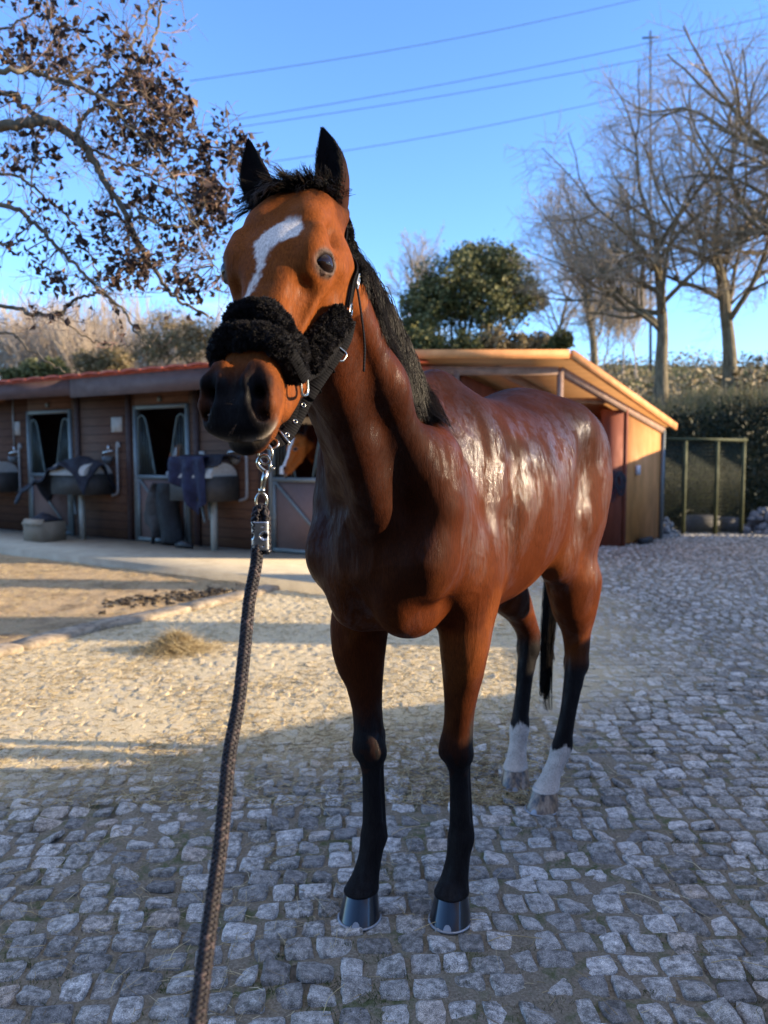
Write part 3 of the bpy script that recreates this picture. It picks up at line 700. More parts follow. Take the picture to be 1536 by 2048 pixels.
# eyes
EYE = NM('eye'); _v = EYE.coord((1, 1, 1), 'Object')
_sx = EYE.n('SeparateXYZ'); EYE.l(_v, _sx.inputs[0])
EYE.set(color=EYE.ramp(EYE.math('ABSOLUTE', _sx.outputs[2]), [(.0, (.010, .005, .003)), (.012, (.010, .005, .003)), (.0165, (.012, .006, .004))]), rough=.02, coat=.0, coatr=.01, spec=.30); EYE = EYE.m
def make_eye(H, sd, parent, lash=True):
    ew, eu, el, ec = eye_frame(H, sd); c = ec-ew*.0098+el*.0022
    me = bpy.data.meshes.new('eye'); bm = bmesh.new(); bmesh.ops.create_uvsphere(bm, u_segments=32, v_segments=20, radius=.0235)
    for v_ in bm.verts:
        if v_.co.z > 0: v_.co.z *= 1.06
    bm.to_mesh(me); bm.free(); me.shade_smooth(); me.materials.append(EYE)
    o = bpy.data.objects.new('eye', me); col.objects.link(o); o.parent = parent
    o.matrix_basis = Matrix([[eu[i], el[i], ew[i], c[i]] for i in range(3)]+[[0, 0, 0, 1]])
    if lash:
        G = []
        for k_ in range(70):
            t = rng.uniform(-1, .9); p = ec+eu*(.021*t)+el*(.0165*math.sqrt(max(0, 1-t*t))+.001)+ew*.005
            d = ew*.9+el*.35+eu*(.35*t+.2)+rng.normal(0, .12, 3); ln = rng.uniform(.007, .013); p2 = p+d*ln*.5-el*.001; G.append([p, p2, p2+d*ln*.5+el*.002])
        V2, Q2, a2 = strands(np.array(G), .00035, .00015); mesh_np('eyelash', V2, Q2, HAIR, parent, True, {'rnd': a2})
for sd in (1, -1): make_eye(HD, sd, horse)
# whiskers and chin hair
G = []
for k_ in range(150):
    uu = rng.uniform(.50, .61); an = rng.uniform(-2.9, .3); lat = rng.uniform(-.05, .05)
    q, nrm = snap(HD(uu, lat, rng.uniform(-.10, .02)), 0)
    if HD.inv(q)[0] < .49 : continue
    d = nrm+HD.u*.3+np.array([0, 0, -.3])+rng.normal(0, .25, 3); d /= np.linalg.norm(d); ln = rng.uniform(.006, .030)
    G.append([q, q+d*ln*.5, q+d*ln+np.array([0, 0, -.002])])
V, Q, a = strands(np.array(G), .00022, .00008)
WH = simple('whisker', (.045, .034, .028), .6, spec=.1); mesh_np('whiskers', V, Q, WH, horse, True, {'rnd': a})['kind'] = 'stuff'
# hooves
def hoof(key, yaw, dark, parent):
    L0 = LEGS[key][0]; c, s_ = math.cos(R(yaw)), math.sin(R(yaw)); cx, cy = L0[1]+.030*c, L0[2]+.030*s_
    nr = 40; zs = np.array([.004, .02, .045, .07, .080, .086, .082]); V = []
    for i, z in enumerate(zs):
        t = min(z/.084, 1); fr_ = (.070-.024*t); bk = .056-.012*t; la = .0645-.0165*t; sh = -.030*t
        if i >= 4: fr_ += [.0006, -.001, -.010][i-4]; la += [.0006, -.001, -.010][i-4]; bk += [.0004, -.001, -.010][i-4]
        for k_ in range(nr):
            a = 2*math.pi*k_/nr; X = math.cos(a); Y = math.sin(a)
            px = (fr_*X if X > 0 else bk*math.copysign(abs(X)**.8, X)); V.append((px+sh, la*Y*(1 if X > -.6 else .96), z-(.012*max(0, -X)*t)))
    V = np.array(V); i = np.arange(len(zs)-1)[:, None]; j = np.arange(nr)[None]; Q = np.stack([i*nr+j, i*nr+(j+1) % nr, (i+1)*nr+(j+1) % nr, (i+1)*nr+j], -1).reshape(-1, 4)
    ctr = len(V); V = np.vstack([V, [[-.03, 0, .086]]]); kk = np.arange(nr); T3 = np.stack([np.full(nr, ctr), (len(zs)-1)*nr+kk, (len(zs)-1)*nr+(kk+1) % nr], -1)
    rot = lambda A: np.stack([cx+c*A[:, 0]-s_*A[:, 1], cy+s_*A[:, 0]+c*A[:, 1], A[:, 2]], -1)
    ang = np.tile(np.arange(nr)/nr, len(zs)); hh = np.append(np.repeat(zs/.086, nr), 1.0)
    h = mesh_np('hoof', rot(V), [Q, T3], HOOFD if dark else HOOFL, parent, True, {'hh': hh})
    a = np.linspace(-2.55, 2.55, 40); P = np.stack([.069*np.cos(a)*np.where(np.cos(a) > 0, 1.0, .80), .0635*np.sin(a), np.full(40, .0035)], -1)
    mb = MB(); mb.tube(rot(P), .0042, 6, flat=1.0)
    if not dark or True:
        th = np.linspace(0, math.pi, 9); tc_ = [(.0712-.0245*(.016*math.sin(q)+.004)/.084-.030*(.016*math.sin(q)+.004)/.084+.0012, .0125*math.cos(q), .004+.017*math.sin(q)) for q in th]
        tc_ = np.array([(.0712, 0, .004)]+tc_); mb.add(rot(tc_), [np.array([[0, k_, k_+1] for k_ in range(1, 9)])]); mb.add(rot(tc_+np.array([-.003, 0, 0])), [np.array([[0, k_+1, k_] for k_ in range(1, 9)])])
    mb.build('horseshoe', SHOE, h, True)
    return h
SHOE = simple('shoe_metal', (.30, .31, .33), .5, .6, .2, 60)
m = NM('dark_horn'); hh = m.attr('hh'); n_ = m.noise(m.coord((1, 1, 6)), 40, 3)
m.set(color=m.ramp(hh, [(.0, (.006, .007, .010)), (.88, (.008, .009, .013)), (.93, (.07, .073, .073)), (1.0, (.03, .03, .03))]), rough=.30, spec=.3, coat=.9, coatr=.10, normal=m.bump(n_, .15, .002)); HOOFD = m.m
m = NM('pale_horn'); hh = m.attr('hh'); n_ = m.noise(m.coord((1, 1, .25)), 50, 4, .6)
m.set(color=m.mix(m.ramp(hh, [(.84, 0), (.92, 1)]), m.ramp(n_, [(.38, (.055, .040, .030)), (.55, (.27, .18, .11)), (.75, (.42, .33, .23))]), (.33, .31, .28)), rough=.4, coat=.4, coatr=.2, normal=m.bump(n_, .4, .003)); HOOFL = m.m
for key, yaw, dk in (('fl', 20, True), ('fr', 24, True), ('hl', -6, False), ('hr', 22, False)): hoof(key, yaw, dk, horse)
# ------------------------------------------------------------------ halter
halter = empty('halter', HO, HYAW)
tag(halter, 'black nylon horse halter padded with thick black fleece, worn on the bay horse', 'halter')
FLC = NM('fleece'); _a = FLC.attr('rnd'); FLC.set(color=FLC.ramp(_a, [(0, (.0035, .003, .0035)), (.85, (.011, .009, .010)), (1, (.030, .024, .026))]), rough=.75, spec=.25); FLC = FLC.m
WEB = NM('webbing'); _g = WEB.attr('tl'); _w = WEB.n('TexWave'); _w.bands_direction = 'X'; _w.inputs['Scale'].default_value = 1.0
_cb = WEB.n('CombineXYZ'); WEB.l(_g, _cb.inputs[0]); WEB.l(_cb.outputs[0], _w.inputs[0])
_nz = WEB.noise(WEB.coord(), 300, 2)
WEB.set(color=WEB.ramp(_w.outputs[0], [(.2, (.0025, .0025, .003)), (.8, (.011, .0105, .0115))]), rough=.75, spec=.06, normal=WEB.bump(_w.outputs[0], .25, .0010)); WEB = WEB.m
MET = simple('nickel', (.62, .56, .44), .22, 1.0, .15, 60); STEEL = simple('brushed_steel', (.55, .55, .54), .32, 1.0, .25, 200, .1, .001)
def strap(P, N, width, thick, name, parent, mat=None, pitch=.0030):
    P = np.array(P); N = np.array(N); T = np.gradient(P, axis=0); T /= np.linalg.norm(T, axis=1, keepdims=True)
    N = N-T*(N*T).sum(1, keepdims=True); N /= np.linalg.norm(N, axis=1, keepdims=True); S = np.cross(T, N)
    w2, t2 = width/2, thick/2; cs = [(-w2, -t2), (-w2, t2*.5), (-w2*.92, t2), (w2*.92, t2), (w2, t2*.5), (w2, -t2)]
    V = np.stack([P+S*a+N*b for a, b in cs], 1); n, k = V.shape[:2]; V = V.reshape(-1, 3)
    i = np.arange(n-1)[:, None]; j = np.arange(k)[None]; Q = np.stack([i*k+j, i*k+(j+1) % k, (i+1)*k+(j+1) % k, (i+1)*k+j], -1).reshape(-1, 4)
    caps = np.array([[5, 4, 3, 2], [5, 2, 1, 0]]); Q = np.vstack([Q, caps, (caps+(n-1)*k)[:, ::-1]])
    L = np.concatenate([[0], np.cumsum(np.linalg.norm(np.diff(P, axis=0), axis=1))])
    return mesh_np(name, V, Q, mat or WEB, parent, False, {'tl': np.repeat(L/pitch*.157, k)})
def over(ctrl, off, n=60, H=HD):
    """path through head-frame control points laid on the skin"""
    P = smoothpath([H(*c) for c in ctrl], n); out = [snap(p, off) for p in P]
    Pn = np.array([o[0] for o in out]); Nn = np.array([o[1] for o in out])
    for it in range(4):
        Pn[1:-1] = .5*Pn[1:-1]+.25*(Pn[:-2]+Pn[2:]); Nn[1:-1] = .5*Nn[1:-1]+.25*(Nn[:-2]+Nn[2:])
    return Pn, Nn
def fleece(P, N, rad, flat, name, parent, dens=1.0):
    """padded roll covered in curls"""
    n = len(P); t = np.linspace(0, 1, n); r = rad*np.minimum(1, .55+2.6*np.sqrt(np.minimum(t, 1-t)+1e-6)).clip(0, 1)
    r = r*(1+.05*np.sin(t*23+rad*900)+.04*np.sin(t*51))
    T = np.gradient(P, axis=0); T /= np.linalg.norm(T, axis=1, keepdims=True); N = N-T*(N*T).sum(1, keepdims=True); N /= np.linalg.norm(N, axis=1, keepdims=True); S = np.cross(T, N)
    k = 24; th = np.arange(k)*2*math.pi/k
    V = P[:, None]+r[:, None, None]*(np.cos(th)[None, :, None]*S[:, None]+flat*np.sin(th)[None, :, None]*N[:, None]); V = V.reshape(-1, 3)
    V = V+.0022*(vnoise(V, 160, 4, 2)-.5)[:, None]
    i = np.arange(n-1)[:, None]; j = np.arange(k)[None]; Q = np.stack([i*k+j, i*k+(j+1) % k, (i+1)*k+(j+1) % k, (i+1)*k+j], -1).reshape(-1, 4)
    core = mesh_np(name, V, Q, FLC, parent, True, {'rnd': np.full(len(V), .1)})
    L = np.linalg.norm(np.diff(P, axis=0), axis=1).sum(); m = int(L*2*math.pi*rad*6.5e5*dens)
    ti = rng.uniform(0, n-1.001, m); ii = ti.astype(int); f = (ti-ii)[:, None]; a = rng.uniform(0, 2*math.pi, m)
    lp = lambda A: A[ii]*(1-f)+A[ii+1]*f
    rr = (r[ii]*(1-f[:, 0])+r[ii+1]*f[:, 0])[:, None]; s_, c_ = np.sin(a)[:, None], np.cos(a)[:, None]
    p0 = lp(P)+rr*(c_*lp(S)+flat*s_*lp(N)); d = flat*c_*lp(S)+s_*lp(N); d /= np.linalg.norm(d, axis=1, keepdims=True)
    # tufts share a lean
    lean = np.stack([vnoise(p0, 150, 11+q, 1)-.5 for q in range(3)], -1)*1.5
    ln = rng.uniform(.0026, .0046, (m, 1)); d1 = d+lean*.6+rng.normal(0, .25, (m, 3)); d2 = d+lean*1.4+rng.normal(0, .5, (m, 3))
    G = np.stack([p0-d*.001, p0+d1*ln*.55, p0+d1*ln*.55+d2*ln*.55], 1)
    V2, Q2, a2 = strands(G, .0010, .0005); mesh_np('fleece_pile', V2, Q2, FLC, core, True, {'rnd': a2})
    return core
def ring(c, ax1, ax2, r1, r2, rad, name, parent, mat=None, sq=2.0, n=40):
    th = np.linspace(0, 2*math.pi, n, endpoint=False); e = 2/sq
    P = np.array(c)+np.outer(np.sign(np.cos(th))*np.abs(np.cos(th))**e*r1, ax1)+np.outer(np.sign(np.sin(th))*np.abs(np.sin(th))**e*r2, ax2)
    mb = MB(); mb.tube(P, rad, 8, closed=True); return mb.build(name, mat or MET, parent, True)
rgL = [(.430, .058, -.040), (.420, .062, -.025), (.405, .052, .02), (.39, .025, .045), (.385, 0, .05), (.39, -.025, .045), (.405, -.052, .02), (.420, -.062, -.025), (.430, -.058, -.040)]
lowL = [(u_+.062-.040*abs(i-4)/4, v_, w_) for i, (u_, v_, w_) in enumerate(rgL)]
upL = [(u_-.006, v_, w_) for i, (u_, v_, w_) in enumerate(rgL)]
P, N = over(upL[0:], .010); fleece(P, N, .0195, .85, 'noseband_fleece', halter)
P, N = over(lowL, .013); core = fleece(P, N, .0225, .88, 'noseband_fleece', halter)
for sgn in (0, 1):
    Ps, Ns = (P, N) if sgn == 0 else (P[::-1], N[::-1])
    pp = Ps[:22]; nn = Ns[:22]; T = np.gradient(pp, axis=0); T /= np.linalg.norm(T, axis=1, keepdims=True); S = np.cross(T, nn)*(1 if sgn == 0 else -1)
    tt = np.linspace(0, 1, 22)[:, None]
    strap(pp+nn*(.0225-.006*tt)+S*(-.012)*(1), nn-.5*S, .022, .003, 'nose_strap', halter)
for sd in (1, -1):
    m = lambda L: [(a, sd*b, c) for a, b, c in L]
    P, N = over(m([(.405, .060, -.072), (.36, .075, -.070), (.31, .095, -.072), (.268, .105, -.078)]), .014, 40)
    fleece(P, N, .027, .55, 'cheek_fleece', halter)
    P, N = over(m([(.440, .050, -.082), (.39, .060, -.098), (.34, .075, -.105), (.28, .09, -.110), (.245, .10, -.100)]), .012, 40)
    strap(P, N, .024, .004, 'cheek_strap', halter)
    # ring joining nose strap and cheek strap
    c, nrm = snap(HD(.458, sd*.054, -.066), .018); ring(c+nrm*.006, HD.u*.75-HD.w*.66, HD.u*.66+HD.w*.75, .021, .017, .0032, 'square_ring', halter, sq=3.5)
    c, nrm = snap(HD(.238, sd*.105, -.092), .010); ring(c, HD.u, np.cross(nrm, HD.u), .016, .012, .0024, 'ring', halter)
    P, N = over(m([(.235, .105, -.088), (.18, .112, -.066), (.12, .10, -.072), (.06, .088, -.076), (.01, .07, -.075), (-.022, .035, -.062), (-.03, 0, -.055)]), .007, 60)
    strap(P, N, .022, .0035, 'crown_strap', halter)
    P, N = over(m([(.150, .105, -.085), (.10, .096, -.092), (.05, .085, -.092), (.0, .066, -.080), (-.02, .04, -.068)]), .014, 40)
    fleece(P, N, .017, .8, 'crown_fleece', halter)
    c, nrm = snap(HD(.175, sd*.112, -.072), .012); ring(c, HD.u, np.cross(nrm, HD.u), .016, .010, .0020, 'buckle', halter, sq=4)
    mb = MB(); mb.tube([c-HD.u*.016, c+nrm*.002, c+HD.u*.016], .0016, 6); mb.build('buckle_prong', MET, halter, True)
# loose strap tail hanging from the buckle
c, nrm = snap(HD(.190, .110, -.078), .014); Pt = smoothpath([c, c+np.array([0, 0, -.05])+nrm*.008, c+np.array([-.002, .004, -.11])+nrm*.010, c+np.array([-.006, .004, -.165])+nrm*.006], 30)
strap(Pt, np.tile(nrm, (30, 1)), .014, .003, 'strap_end', halter)
# throat strap running under the jaw to the chin ring
CH = w2h(np.array(at(541, 886, 1.44)))
def wl(L, n): return smoothpath([w2h(np.array(at(*q))) for q in L], n)
Pt = wl([(700, 640, 1.585), (690, 680, 1.565), (668, 715, 1.545), (640, 756, 1.525), (612, 800, 1.505), (592, 840, 1.485), (572, 872, 1.462), (546, 886, 1.442)], 60)
vdir = w2h(np.array([.35, -1, .25])+HO)-w2h(HO)
strap(Pt, np.tile(vdir, (60, 1)), .026, .005, 'throat_strap', halter)
strap(Pt[14:34]+vdir*.004, np.tile(vdir, (20, 1)), .027, .005, 'throat_strap_overlap', halter)
Pt2 = wl([(598, 772, 1.482), (590, 805, 1.478), (578, 845, 1.47), (556, 880, 1.452), (541, 887, 1.442)], 30)
strap(Pt2+vdir*(-.006), np.tile(vdir, (30, 1)), .022, .004, 'chin_strap', halter)
Pt3 = smoothpath([CH+np.array([0, 0, -.004]), HD(.50, -.01, -.125), HD(.46, -.045, -.10), HD(.447, -.056, -.075)], 30)
strap(Pt3, np.tile(-HD.w, (30, 1)), .022, .004, 'chin_strap', halter)
for i in (36, 43, 50):
    ring(Pt[i]+vdir*.0035, (Pt[i+1]-Pt[i])/np.linalg.norm(Pt[i+1]-Pt[i]), np.cross(vdir, (Pt[i+1]-Pt[i])/np.linalg.norm(Pt[i+1]-Pt[i])), .0036, .0036, .0011, 'eyelet', halter)
bk = Pt[15]; tb = Pt[16]-Pt[14]; tb /= np.linalg.norm(tb); ring(bk+vdir*.004, tb, np.cross(vdir, tb), .012, .017, .0019, 'buckle', halter, sq=4)
for i in (21, 29, 52): 
    tb = Pt[i+1]-Pt[i-1]; tb /= np.linalg.norm(tb); ring(Pt[i]+vdir*.001, vdir, np.cross(vdir, tb), .0048, .0150, .0018, 'strap_keeper', halter, WEB if i < 50 else MET, sq=4)
ring(CH+np.array([0, 0, -.002])+vdir*.002, w2h(HO+np.array([1., 0, 0])), w2h(HO+np.array([0, .5, .85])), .014, .011, .0024, 'chin_ring', halter)

# ------------------------------------------------------------------ lead rope (world coordinates)
rope = empty('lead_rope', tuple(at(528, 900, 1.42)))
tag(rope, 'black and brown braided lead rope with a steel snap, clipped under the horse\'s chin', 'lead rope')
RO = np.array(rope.location)
def wp(px, py, Y): return np.array(at(px, py, Y))-RO
ex_, ez_, ey_ = np.array([1., 0, 0]), np.array([0, 0, 1.]), np.array([0, 1., 0])
q = wp(531, 908, 1.42); ring(q, ex_, ez_, .0125, .0185, .0022, 'oval_ring', rope)
# snap hook
a = wp(529, 932, 1.42); b = wp(524, 986, 1.42)
hk = smoothpath([a+(.003, 0, -.012), a+(-.010, 0, .000), a+(-.0115, 0, .010), a+(-.004, 0, .019), a+(.006, 0, .018), a+(.011, 0, .009)], 26)
mb = MB(); mb.tube(hk, np.linspace(.0042, .0026, 26), 10); mb.tube([a+(.004, 0, -.008), a*.5+b*.5+(.0015, 0, 0), b+(.001, 0, .005)], [.0058, .0052, .0044], 12)
mb.tube([a+(.0105, 0, -.012), a+(.0115, 0, .010)], .0022, 8); mb.tube([a+(.012, 0, -.004), a+(.019, -.002, -.005)], [.002, .0032], 8)
mb.tube([b+(0, 0, .008), b+(0, 0, .002)], [.0065, .0065], 14); mb.build('snap_hook', MET, rope, True)
mb = MB(); c = wp(523, 1003, 1.42); th = np.linspace(0, 2*math.pi, 40, endpoint=False)
mb.tube(np.stack([c[0]+.0095*np.cos(th), c[1]+.004*np.cos(th), c[2]+.016*np.sin(th)], -1), .0026, 8, closed=True); mb.build('swivel_eye', MET, rope, True)
RPM = NM('braided_cord'); _a = RPM.attr('rnd'); _n = RPM.noise(RPM.coord(), 500, 2)
RPM.set(color=RPM.mix(RPM.math('MULTIPLY', _n, .5), RPM.ramp(_a, [(.0, (.007, .006, .008)), (.45, (.014, .010, .012)), (.62, (.060, .040, .038)), (1, (.16, .115, .105))]), (.006, .005, .006)), rough=.62, spec=.3); RPM = RPM.m
def cord(P, R0, ribs, name, parent, bead=.0085, light=(1, 3, 6)):
    P = np.array(P); s_ = np.concatenate([[0], np.cumsum(np.linalg.norm(np.diff(P, axis=0), axis=1))]); n = int(s_[-1]/bead*7)
    q = np.linspace(0, s_[-1], n); C = np.stack([np.interp(q, s_, P[:, k]) for k in range(3)], -1)
    T = np.gradient(C, axis=0); T /= np.linalg.norm(T, axis=1, keepdims=True); A = np.cross(T, np.array([.1, 1, .05])); A /= np.linalg.norm(A, axis=1, keepdims=True); B2 = np.cross(T, A)
    mb = MB(); mb.tube(C[::8], R0*.80, 10, a=.05)
    for k in range(ribs):
        cw = 1 if k % 2 == 0 else -1; ph = 2*math.pi*(k//2)/(ribs/2)+cw*2*math.pi*q/(bead*4.2); bd = np.sin(ph*ribs/2*cw*1.0+(0 if cw > 0 else math.pi)); rr = np.full(n, R0*.34)
        off = (np.cos(ph)[:, None]*A+np.sin(ph)[:, None]*B2)*(R0*.76+R0*.10*bd[:, None])
        lv = (.30+.15*rng.random()+(.28*(vnoise(C, 260, k, 2) > .50) if k in light else 0))*np.ones(n)
        mb.tube(C+off, rr, 5, a=0.0, cap=False); mb.at[-1] = np.repeat(lv, 5)
    return mb.build(name, RPM, parent, True)
lp = wp(521, 1030, 1.42)
cord(smoothpath([wp(512, 1098, 1.418), wp(511, 1050, 1.416), wp(513, 1026, 1.416), wp(521, 1014, 1.420), wp(530, 1026, 1.418), wp(533, 1050, 1.418), wp(533, 1104, 1.418)], 60), .0078, 7, 'rope_loop', rope, light=(2,))
mb = MB(); mb.tube([wp(533, 1098, 1.418), wp(533, 1106, 1.418), wp(533, 1109, 1.418)], [.0085, .0085, .004], 14); mb.build('rope_end', simple('rope_cap', (.012, .012, .014), .25), rope, True)
# stamped metal clamp
cc = wp(521.5, 1071, 1.418); mb = MB(); Rw, Rt, Hh = .0168, .0108, .0265
rings_ = []; nth = 44
for zz in np.linspace(-Hh, Hh, 23):
    for t in range(nth):
        a_ = 2*math.pi*t/nth; X = Rw*np.sign(math.cos(a_))*abs(math.cos(a_))**.6; Y = Rt*np.sign(math.sin(a_))*abs(math.sin(a_))**.6; rings_.append((cc[0]+X, cc[1]+Y, cc[2]+zz))
V = np.array(rings_); Fq = []
for i in range(22):
    for t in range(nth):
        t2 = (t+1) % nth; mid = (V[i*nth+t]+V[(i+1)*nth+t2])/2-cc
        if mid[1] < 0 and (mid[0]-.0085)**2+mid[2]**2 < .0062**2: continue
        if mid[1] < 0 and (mid[0]+.0175)**2+mid[2]**2 < .0058**2: continue
        if mid[1] < 0 and min(abs(mid[0]-q_[0])+abs(mid[2]-q_[1]) for q_ in ((-.008, .017), (.007, .019), (-.008, -.018), (.007, -.019))) < .0016: continue
        Fq.append([i*nth+t, i*nth+t2, (i+1)*nth+t2, (i+1)*nth+t])
mb.add(V, [np.array(Fq)]); th = np.linspace(-.25*math.pi+math.pi/2, 1.25*math.pi+math.pi/2, 24)
mb.tube(np.stack([cc[0]+.0085+.0084*np.cos(th), np.full(24, cc[1]-Rt-.0006), cc[2]+.0084*np.sin(th)], -1), .0009, 6)
cl = mb.build('metal_clamp', STEEL, rope, True); so = cl.modifiers.new('t', 'SOLIDIFY'); so.thickness = .0012
rp_path = smoothpath([wp(515, 1090, 1.418), wp(512, 1130, 1.412), wp(499, 1200, 1.39), wp(489, 1300, 1.345), wp(478, 1400, 1.295), wp(460, 1500, 1.245), wp(450, 1600, 1.195), wp(440, 1700, 1.145), wp(426, 1800, 1.095), wp(410, 1920, 1.035), wp(395, 2040, .975), wp(372, 2200, .90)], 260)
cord(rp_path, .0108, 12, 'rope', rope, bead=.012, light=(0, 3, 4))
# ------------------------------------------------------------------ ground
def instance_blades(name, roots, dirs, ln, r0, mat, parent=None, bend=.3, k=3):
    roots = np.asarray(roots); d = np.asarray(dirs); d /= np.linalg.norm(d, axis=1, keepdims=True); ln = np.reshape(ln, (-1, 1))
    sd = rng.normal(0, 1, d.shape); G = np.stack([roots, roots+d*ln*.5+sd*ln*.5*bend*.25, roots+d*ln+sd*ln*bend*.5], 1)
    V, Q, a = strands(G, r0, np.asarray(r0).mean()*.5, k); return mesh_np(name, V, Q, mat, parent, True, {'rnd': a})
# one sheet to the horizon: earthy soil, finer near the camera
def gz(X, Y):
    z = -.0045+.010*(vnoise(np.stack([X, Y, 0*X], -1), 1.3, 21)-.5)
    return z
m = NM('soil'); v = m.coord(); n1 = m.noise(v, 1.2, 5, .6); n2 = m.noise(v, 22, 5, .65); n3 = m.noise(v, 160, 3, .7)
cc = m.ramp(n2, [(.3, (.085, .072, .055)), (.55, (.17, .145, .112)), (.75, (.26, .22, .165))])
moss = m.math('MULTIPLY', m.ramp(n1, [(.48, 0), (.62, 1)]), m.ramp(n2, [(.45, 0), (.6, .8)]))
m.set(color=m.mix(moss, cc, (.045, .065, .018)), rough=.95, spec=.1, normal=m.bump(m.math('ADD', n2, n3), .8, .02)); SOIL = m.m
gx = np.concatenate([-np.geomspace(400, 7, 16), np.linspace(-6.5, 6.5, 66), np.geomspace(7, 400, 16)]); gy = np.concatenate([[-60, -20, -6], np.linspace(-2, 15, 86), np.geomspace(15.5, 700, 20)])
X, Y = np.meshgrid(gx, gy, indexing='ij'); Z = np.where((np.abs(X) < 7) & (Y < 15), gz(X, Y), -.012)
V = np.stack([X, Y, Z], -1).reshape(-1, 3); ny = len(gy); i = np.arange(len(gx)-1)[:, None]; j = np.arange(ny-1)[None]
Q = np.stack([i*ny+j, (i+1)*ny+j, (i+1)*ny+j+1, i*ny+j+1], -1).reshape(-1, 4)
tag(mesh_np('ground', V, Q, SOIL), kind='structure')
# granite setts, each a bevelled, worn stone
KERB = np.array([(-4.4, 2.6), (-3.3, 4.35), (-2.52, 5.82), (-2.24, 6.44), (-1.72, 7.09), (-0.94, 8.53), (-.55, 9.0)])
def left_of_kerb(X, Y):
    kx = np.interp(Y, KERB[:, 1], KERB[:, 0]); return (X < kx) & (Y > 2.6)
def setts():
    cs = []; y = .55; row = 0
    while y < 15.5:
        p = .086+.014*rng.random(); x = -.75*y-1.3-rng.random()*.1; xm = .60*y+1.2
        if y > 13: xm = .60*y+1.2
        while x < xm:
            l = rng.uniform(.074, .120); cs.append((x+l/2, y+p/2, l, p, row)); x += l+.004*rng.random()
        y += p; row += 1
    A = np.array(cs); cx, cy = A[:, 0], A[:, 1]
    wob = .16*np.sin(cx*.55+.4)+.035*np.sin(cx*2.1+cy*.7)-.03*cx
    th = .16*.55*np.cos(cx*.55+.4)-.03; cyw = cy+wob
    keep = ~left_of_kerb(cx-.03, cyw) & ~((cyw > 8.3) & (cx < -.55+(cyw-8.9)*-1.1)) & (cyw > .7); A = A[keep]; cx, cyw, th = cx[keep], cyw[keep], th[keep]
    n = len(A); out_V = []; out_F = []; off = 0; rn = []; du = []
    for near in (True, False):
        sel = (cyw < 5.2) if near else (cyw >= 5.2); k = 7 if near else 4
        g = np.array([-1, -.95, -.70, 0, .70, .95, 1]) if near else np.array([-1, -.72, .72, 1.])
        gx_, gy_ = np.meshgrid(g, g, indexing='ij'); m_ = sel.sum(); a = A[sel]
        jit = rng.normal(0, .075, (m_, 4, 2)); bl = [(1-gx_)*(1-gy_)/4, (1+gx_)*(1-gy_)/4, (1+gx_)*(1+gy_)/4, (1-gx_)*(1+gy_)/4]
        jx = sum(b[None]*jit[:, i, 0, None, None] for i, b in enumerate(bl)); jy = sum(b[None]*jit[:, i, 1, None, None] for i, b in enumerate(bl))
        rr = np.maximum(np.abs(gx_), np.abs(gy_)); cor = 1-.13*(np.abs(gx_*gy_)**3)
        hx = (a[:, 2]-.005-.009*rng.random(m_))[:, None, None]/2; hy = (a[:, 3]-.005-.008*rng.random(m_))[:, None, None]/2
        lx = (gx_[None]*cor+jx)*hx; ly = (gy_[None]*cor+jy)*hy
        lx += .0055*(rng.random(lx.shape)-.5); ly += .0055*(rng.random(lx.shape)-.5)
        t = th[sel]+rng.normal(0, .05, m_); c, s_ = np.cos(t)[:, None, None], np.sin(t)[:, None, None]
        wx = cx[sel][:, None, None]+lx*c-ly*s_; wy = cyw[sel][:, None, None]+lx*s_+ly*c
        top = .001+.007*rng.random((m_, 1, 1))+rng.normal(0, .022, (m_, 1, 1))*gx_[None]*.25+rng.normal(0, .02, (m_, 1, 1))*gy_[None]*.25
        prof = np.where(rr >= .99, -.020, np.where(rr > .8, -.0022, np.where(rr > .5, .0006, .0010)))
        if not near: prof = np.where(rr >= .99, -.020, .0)
        wz = top+prof[None]+(.0022*(rng.random(lx.shape)-.5) if near else 0)
        V = np.stack([wx, wy, wz], -1).reshape(-1, 3); b = (np.arange(m_)*k*k)[:, None, None]; i = np.arange(k-1)[None, :, None]; j = np.arange(k-1)[None, None]
        F = np.stack([b+i*k+j, b+(i+1)*k+j, b+(i+1)*k+j+1, b+i*k+j+1], -1).reshape(-1, 4)
        out_V.append(V); out_F.append(F+off); off += len(V); rn.append(np.repeat(rng.random(m_), k*k))
    V = np.vstack(out_V); r_ = np.concatenate(rn)
    edge = vnoise(V*np.array([1, 1, 0]), .8, 31)
    # wind-blown sand and chaff lie thick on the left of the yard
    dust = sstep(2.2, .5, V[:, 0]-.12*(V[:, 1]-4)+1.4*(edge-.5))*sstep(2.8, 3.9, V[:, 1]-.42*(V[:, 0]+1)+.9*(edge-.5))
    dust = np.clip(dust, 0, 1)
    return V, np.vstack(out_F), r_, dust
V, F4, r_, dust = setts()
m = NM('granite_setts'); rn = m.attr('rnd'); du = m.attr('dust'); v = m.coord(); sp = m.noise(v, 420, 3, .75); md = m.noise(v, 45, 5, .7); bg_ = m.noise(v, 3.0, 4, .6); sand = m.noise(v, 60, 5, .8)
base = m.ramp(rn, [(0, (.17, .16, .148)), (.3, (.28, .266, .242)), (.65, (.37, .354, .326)), (.88, (.48, .46, .43)), (1, (.35, .29, .235))])
c1 = m.mix(1.0, base, m.ramp(sp, [(.34, .35), (.50, .95), (.64, 1.9)]), 'MULTIPLY')
c2 = m.mix(1.0, c1, m.ramp(md, [(.32, .38), (.5, 1.0), (.68, 1.5)]), 'MULTIPLY')
c3 = m.mix(m.math('MULTIPLY', m.ramp(bg_, [(.42, 0), (.66, 1)]), m.ramp(md, [(.40, .75), (.58, .05)])), c2, (.075, .070, .055))
